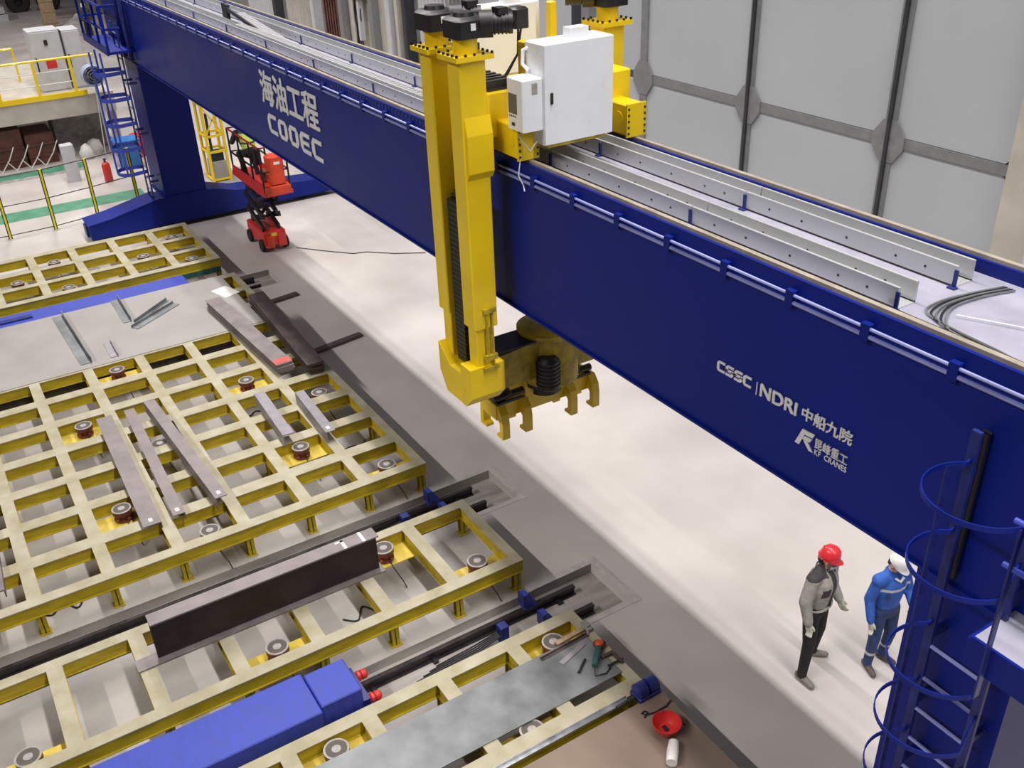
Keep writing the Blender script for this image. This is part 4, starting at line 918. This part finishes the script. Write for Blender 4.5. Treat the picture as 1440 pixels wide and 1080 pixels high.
# ================================================================ YELLOW LATTICE RACK
yr = thing('lattice_hoist', 'tall yellow lattice frame with grey box behind the far crane leg', 'hoist frame', (-28.1, 7.1, 0))
for x in (-28.4, -27.8):
    for y in (6.9, 7.4): MB().box(x-.035, x+.035, y-.035, y+.035, 0, 2.7).build('post', 'yellow_paint', yr)
for z in (.05, .85, 1.3, 2.2, 2.66):
    for x in (-28.4, -27.8): MB().box(x-.025, x+.025, 6.9, 7.4, z, z+.06).build('cross_bar', 'yellow_paint', yr)
    for y in (6.9, 7.4): MB().box(-28.4, -27.8, y-.025, y+.025, z, z+.06).build('cross_bar', 'yellow_paint', yr)
for a, b in ((6.9, 7.4), (7.4, 6.9)): MB().obar((-27.78, a, 1.35), (-27.78, b, 2.2), .03, .05, up=(1, 0, 0)).build('brace', 'yellow_paint', yr)
MB().bbox(-28.35, -27.8, 6.95, 7.35, .1, .6, .01).build('grey_box', 'steel_plate', yr); MB().bbox(-28.3, -27.85, 6.97, 7.33, .6, .84, .02).build('drive', 'dark_metal', yr)
MB().cyl((-28.0, 7.05, .9), (-28.2, 7.1, 1.9), .04, 10).build('strut', 'black', yr)
MB().box(-28.9, -27.3, 6.5, 8.2, 0, .02).build('base_sheet', 'steel_plate', yr)
# ================================================================ FENCE
fc = thing('fence', 'low wire fence on yellow and black posts beside the far table', 'fence', (-26.8, 3, 0))
FP = [(-26.5, .2), (-26.45, 1.25), (-26.5, 2.34), (-26.75, 3.45), (-27.1, 4.6)]
for x, y in FP:
    p = MB().box(x-.03, x+.03, y-.045, y+.045, .012, 1.6).build('post', 'black_yellow', fc)
    for s_ in (-1, 1): MB().box(x+.03, x+.034, y+s_*.035-.012, y+s_*.035+.012, .02, 1.6).build('black_edge', 'black', p)
    MB().box(x-.09, x+.09, y-.09, y+.09, 0, .012).build('foot', 'off_white', p)
for (a, b), (c, d) in zip(FP[:-1], FP[1:]):
    for z in (.1, .85, 1.58): MB().tube([(a, b, z), (c, d, z)], .012, 6).build('wire', 'dark_metal', fc)
# ================================================================ FAR PLATFORM
pf = thing('raised_platform', 'raised walkway with beige edge beam and yellow railing at top left', 'platform', (-36, 1, 0))
MB().box(-33.1, -32.95, -8, 5.6, 1.36, 1.95).build('edge_beam', 'beige', pf); MB().box(-40, -33.1, -8, 5.6, 1.8, 1.95).build('deck', 'beige', pf)
MB().box(-33.0, -32.9, -8, 4.85, 1.95, 2.1).build('kick_beam', 'yellow_paint', pf)
for y in (-1.2, 0, 1.2, 2.4, 3.5, 4.55):
    MB().box(-33.0, -32.92, y-.04, y+.04, 2.1, 3.1).build('post', 'yellow_paint', pf)
MB().tube([(-32.96, -6, 3.1), (-32.96, 5.25, 3.1)], .035, 8).build('top_rail', 'yellow_paint', pf)
for z in (2.4, 2.75): MB().tube([(-32.96, -6, z), (-32.96, 4.6, z)], .015, 6).build('mid_rail', 'white_sheet', pf)
MB().tube([(-36.5, -6, 3.0), (-36.5, 3.4, 3.0)], .04, 8).build('back_rail', 'yellow_paint', pf)
for y in (-2, 1, 3.4): MB().tube([(-36.5, y, 1.95), (-36.5, y, 3.0)], .035, 8).build('back_post', 'yellow_paint', pf)
for x in (-33.5, -39): 
    for y in (5.5, -3): MB().box(x-.12, x+.12, y-.12, y+.12, 0, 1.8).build('column', 'beige', pf)
def fcab(label, y0, y1, z1, sign):
    c = thing('electrical_cabinet', label, 'cabinet', (-34.5, (y0+y1)/2, 1.95), 'cabinets on the raised platform')
    MB().bbox(-35.0, -34.12, y0, y1, 1.95, z1, .015).build('body', 'off_white', c); d = MB().bbox(-34.12, -34.09, y0+.02, y1-.02, 2.0, z1-.05, .01).build('door', 'off_white', c)
    MB().box(-34.09, -34.06, y0+.05, y0+.09, 2.6, 3.0).build('handle', 'dark_metal', d)
    if sign: MB().box(-34.09, -34.08, y0+.32, y0+.62, 2.65, 2.95).build('red_sign', 'red', d); MB().box(-34.09, -34.04, y0+.4, y0+.5, 3.35, 3.5).build('lamp', 'black', d)
fcab('grey white cabinet with red sign on the raised platform', 3.72, 4.62, 3.78, True)
fcab('narrow grey white cabinet next to the one with red sign', 4.68, 5.2, 3.72, False)
fn = thing('drum_fan', 'round blue grey drum fan on a thin stand by the platform edge', 'fan', (-32.6, 5.08, 0))
MB().lathe((-32.95, 5.08, 2.53), [(.3, 0), (.32, .02), (.32, .4), (.3, .42), (.29, .4), (.28, .05), (0, .04)], 24, 'x').build('drum', 'fan_grey', fn)
m = MB()
for k in range(6): t = k*math.pi/3; m.obar((-32.62, 5.08, 2.53), (-32.6, 5.08+.26*math.cos(t), 2.53+.26*math.sin(t)), .012, .12, up=(.6, -math.sin(t), math.cos(t)))
m.build('blades', 'dark_metal', fn)
m = MB()
for r in (.1, .18, .26): m.tube([(-32.53, 5.08+r*math.cos(2*math.pi*k/20), 2.53+r*math.sin(2*math.pi*k/20)) for k in range(20)], .006, 5, closed=True)
m.build('guard', 'galvanised', fn)
for a, b in ((-32.45, 4.85), (-32.45, 5.3), (-32.85, 5.08)): MB().cyl((-32.7, 5.08, 2.25), (a, b, 0), .018, 8).build('stand_leg', 'off_white', fn)
# things below and around the platform
for k, (y0, y1, h, l) in enumerate(((-1.0, 1.4, 1.15, 'long rusty brown crate under the walkway, leftmost'), (1.45, 2.7, 1.2, 'rusty brown crate under the walkway, second from left'), (2.75, 3.6, .95, 'small dark brown crate under the walkway end'))):
    c = thing('brown_crate', l, 'crate', (-33.8, (y0+y1)/2, 0), 'brown crates under the walkway')
    MB().bbox(-34.6, -33.25, y0, y1, 0, h, .03).build('box', 'brown', c)
    for z in (.25, .6): MB().box(-33.25, -33.2, y0, y1, z, z+.06).build('rib', 'brown', c)
zg = thing('wire_lattice', 'bent pale wire lattice in front of the brown crates', 'wire lattice', (-33.05, 2, 0))
for k in range(8): MB().tube([(-33.0, .2+.42*k, 0), (-33.05, .5+.42*k, .35), (-33.02, .7+.42*k, .72)], .016, 6).build('wire', 'white_sheet', zg); MB().tube([(-33.04, .2+.42*k, 0), (-33.0, .0+.42*k, .3)], .016, 6).build('wire', 'white_sheet', zg)
o = tag(MB().bbox(-35.2, -34.2, 3.75, 5.35, 0, 1.2, .02).build('concrete_block', 'dusty'), 'rough grey concrete block below the platform cabinets', 'concrete block')
for k, (x, y, r) in enumerate(((-33.6, 3.95, .22), (-33.0, 4.4, .22), (-33.5, 4.75, .25))):
    m = MB().lathe((x, y, 0), [(r*.8, 0), (r, .1), (r*.95, .25), (r*.6, .4), (r*.15, .46)], 10)
    m.v = [(a+random.uniform(-.03, .03), b+random.uniform(-.03, .03), max(0, c+random.uniform(-.02, .02))) for a, b, c in m.v]
    tag(m.build('sack', 'white_sheet'), ['pale sack lying nearest the brown crates', 'pale sack in front of the concrete block', 'pale sack at the right by the ladder'][k], 'sack', 'sacks by the concrete block')
m = MB().bbox(-30.85, -30.55, 3.4, 3.75, 0, 1.1, .02).build('bollard', 'off_white'); tag(m, 'square grey bollard standing behind the wire fence', 'bollard')
gc = thing('gas_cylinder', 'short red gas cylinder standing behind the fence', 'cylinder', (-30.0, 4.42, 0))
MB().lathe((-30.0, 4.42, 0), [(.11, 0), (.12, .02), (.12, .48), (.09, .55), (.04, .58)], 16).build('body', 'red', gc); MB().lathe((-30.0, 4.42, .58), [(.03, 0), (.03, .06), (.045, .07), (.045, .1)], 10).build('valve', 'dark_metal', gc)
bb = thing('waste_bin', 'blue plastic bin behind the far ladder', 'bin', (-31.4, 5.35, 0))
MB().prism([(5.1, 0), (5.6, 0), (5.68, .75), (5.02, .75)], 'x', -31.7, -31.1).build('tub', 'blue_bin', bb); MB().bbox(-31.74, -31.06, 4.98, 5.72, .75, .81, .01).build('rim', 'blue_bin', bb)
for k, (x, y) in enumerate(((-32.2, 5.85), (-31.9, 6.4), (-32.8, 6.3))):
    d_ = thing('red_drum', ['dark red drum behind the far ladder, left one', 'dark red drum behind the far ladder, front one', 'dark red drum behind the far ladder, back one'][k], 'drum', (x, y, 0), 'red drums')
    MB().lathe((x, y, 0), [(.22, 0), (.23, .02), (.23, .25), (.24, .27), (.23, .29), (.23, .68), (.22, .7)], 18).build('shell', 'red', d_); MB().lathe((x+.1, y, .7), [(.03, 0), (.03, .02)], 8).build('cap', 'dark_metal', d_)
# far background at the top left corner
o = tag(MB().box(-69.5, -67.5, 2, 6.6, 0, .35).box(-69.4, -67.6, 2, 6.5, .4, .75).build('sheet_stack', 'off_white'), 'stack of pale sheets on the distant floor at the left edge', 'sheet stack')
for k, (x, y) in enumerate(((-71, 7.7), (-70.5, 9.4))):
    o = tag(MB().lathe((x, y, .6), [(.25, -.3), (.6, -.3), (.7, -.15), (.7, .15), (.6, .3), (.25, .3), (.2, 0)], 20, 'x').build('tyre', 'rubber'), ['distant black tyre by the pale sheets', 'distant black tyre beside the wooden crate'][k], 'tyre', 'distant tyres')
wc = thing('wooden_crate', 'small distant wooden crate standing on end', 'crate', (-63, 8.2, 0))
MB().bbox(-63.4, -62.8, 7.9, 8.6, 0, 1.6, .02).build('box', 'wood', wc)
for z in (.2, .8, 1.35): MB().box(-62.8, -62.76, 7.9, 8.6, z, z+.1).build('batten', 'wood', wc)
m = MB(); vs = []; n = 14
for i in range(n):
    for j in range(n):
        a, b = i/(n-1), j/(n-1); hgt = .9*math.sin(math.pi*a)*math.sin(math.pi*b); vs.append((-60.5+2.4*a, 8.0+2.4*b, max(0, hgt+random.uniform(-.12, .12)*(hgt > .05))))
m.add(vs, [(i*n+j, i*n+j+1, (i+1)*n+j+1, (i+1)*n+j) for i in range(n-1) for j in range(n-1)])
o = tag(m.build('rubble_heap', 'dusty'), 'heap of grey rubble behind the platform cabinets', 'rubble heap'); o['kind'] = 'stuff'
rb = thing('red_machine', 'distant red beam on white legs behind the far guard frame', 'machine', (-66, 11.3, 0))
MB().box(-66.4, -65.6, 8.5, 12.8, 1.2, 1.9).build('beam', 'red', rb)
for y in (8.7, 12.5): MB().box(-66.2, -65.8, y-.1, y+.1, 0, 1.2).build('leg', 'off_white', rb)
person('person in white hard hat far behind the blue guard frame', (-57.2, 9.25, 0), R(-40), stand(), dict(hip='trousers', torso='jacket_dark', sleeve='jacket_dark', thigh='trousers', shin='trousers', shoe='trousers'), vox=.03, helmet='helmet_white')
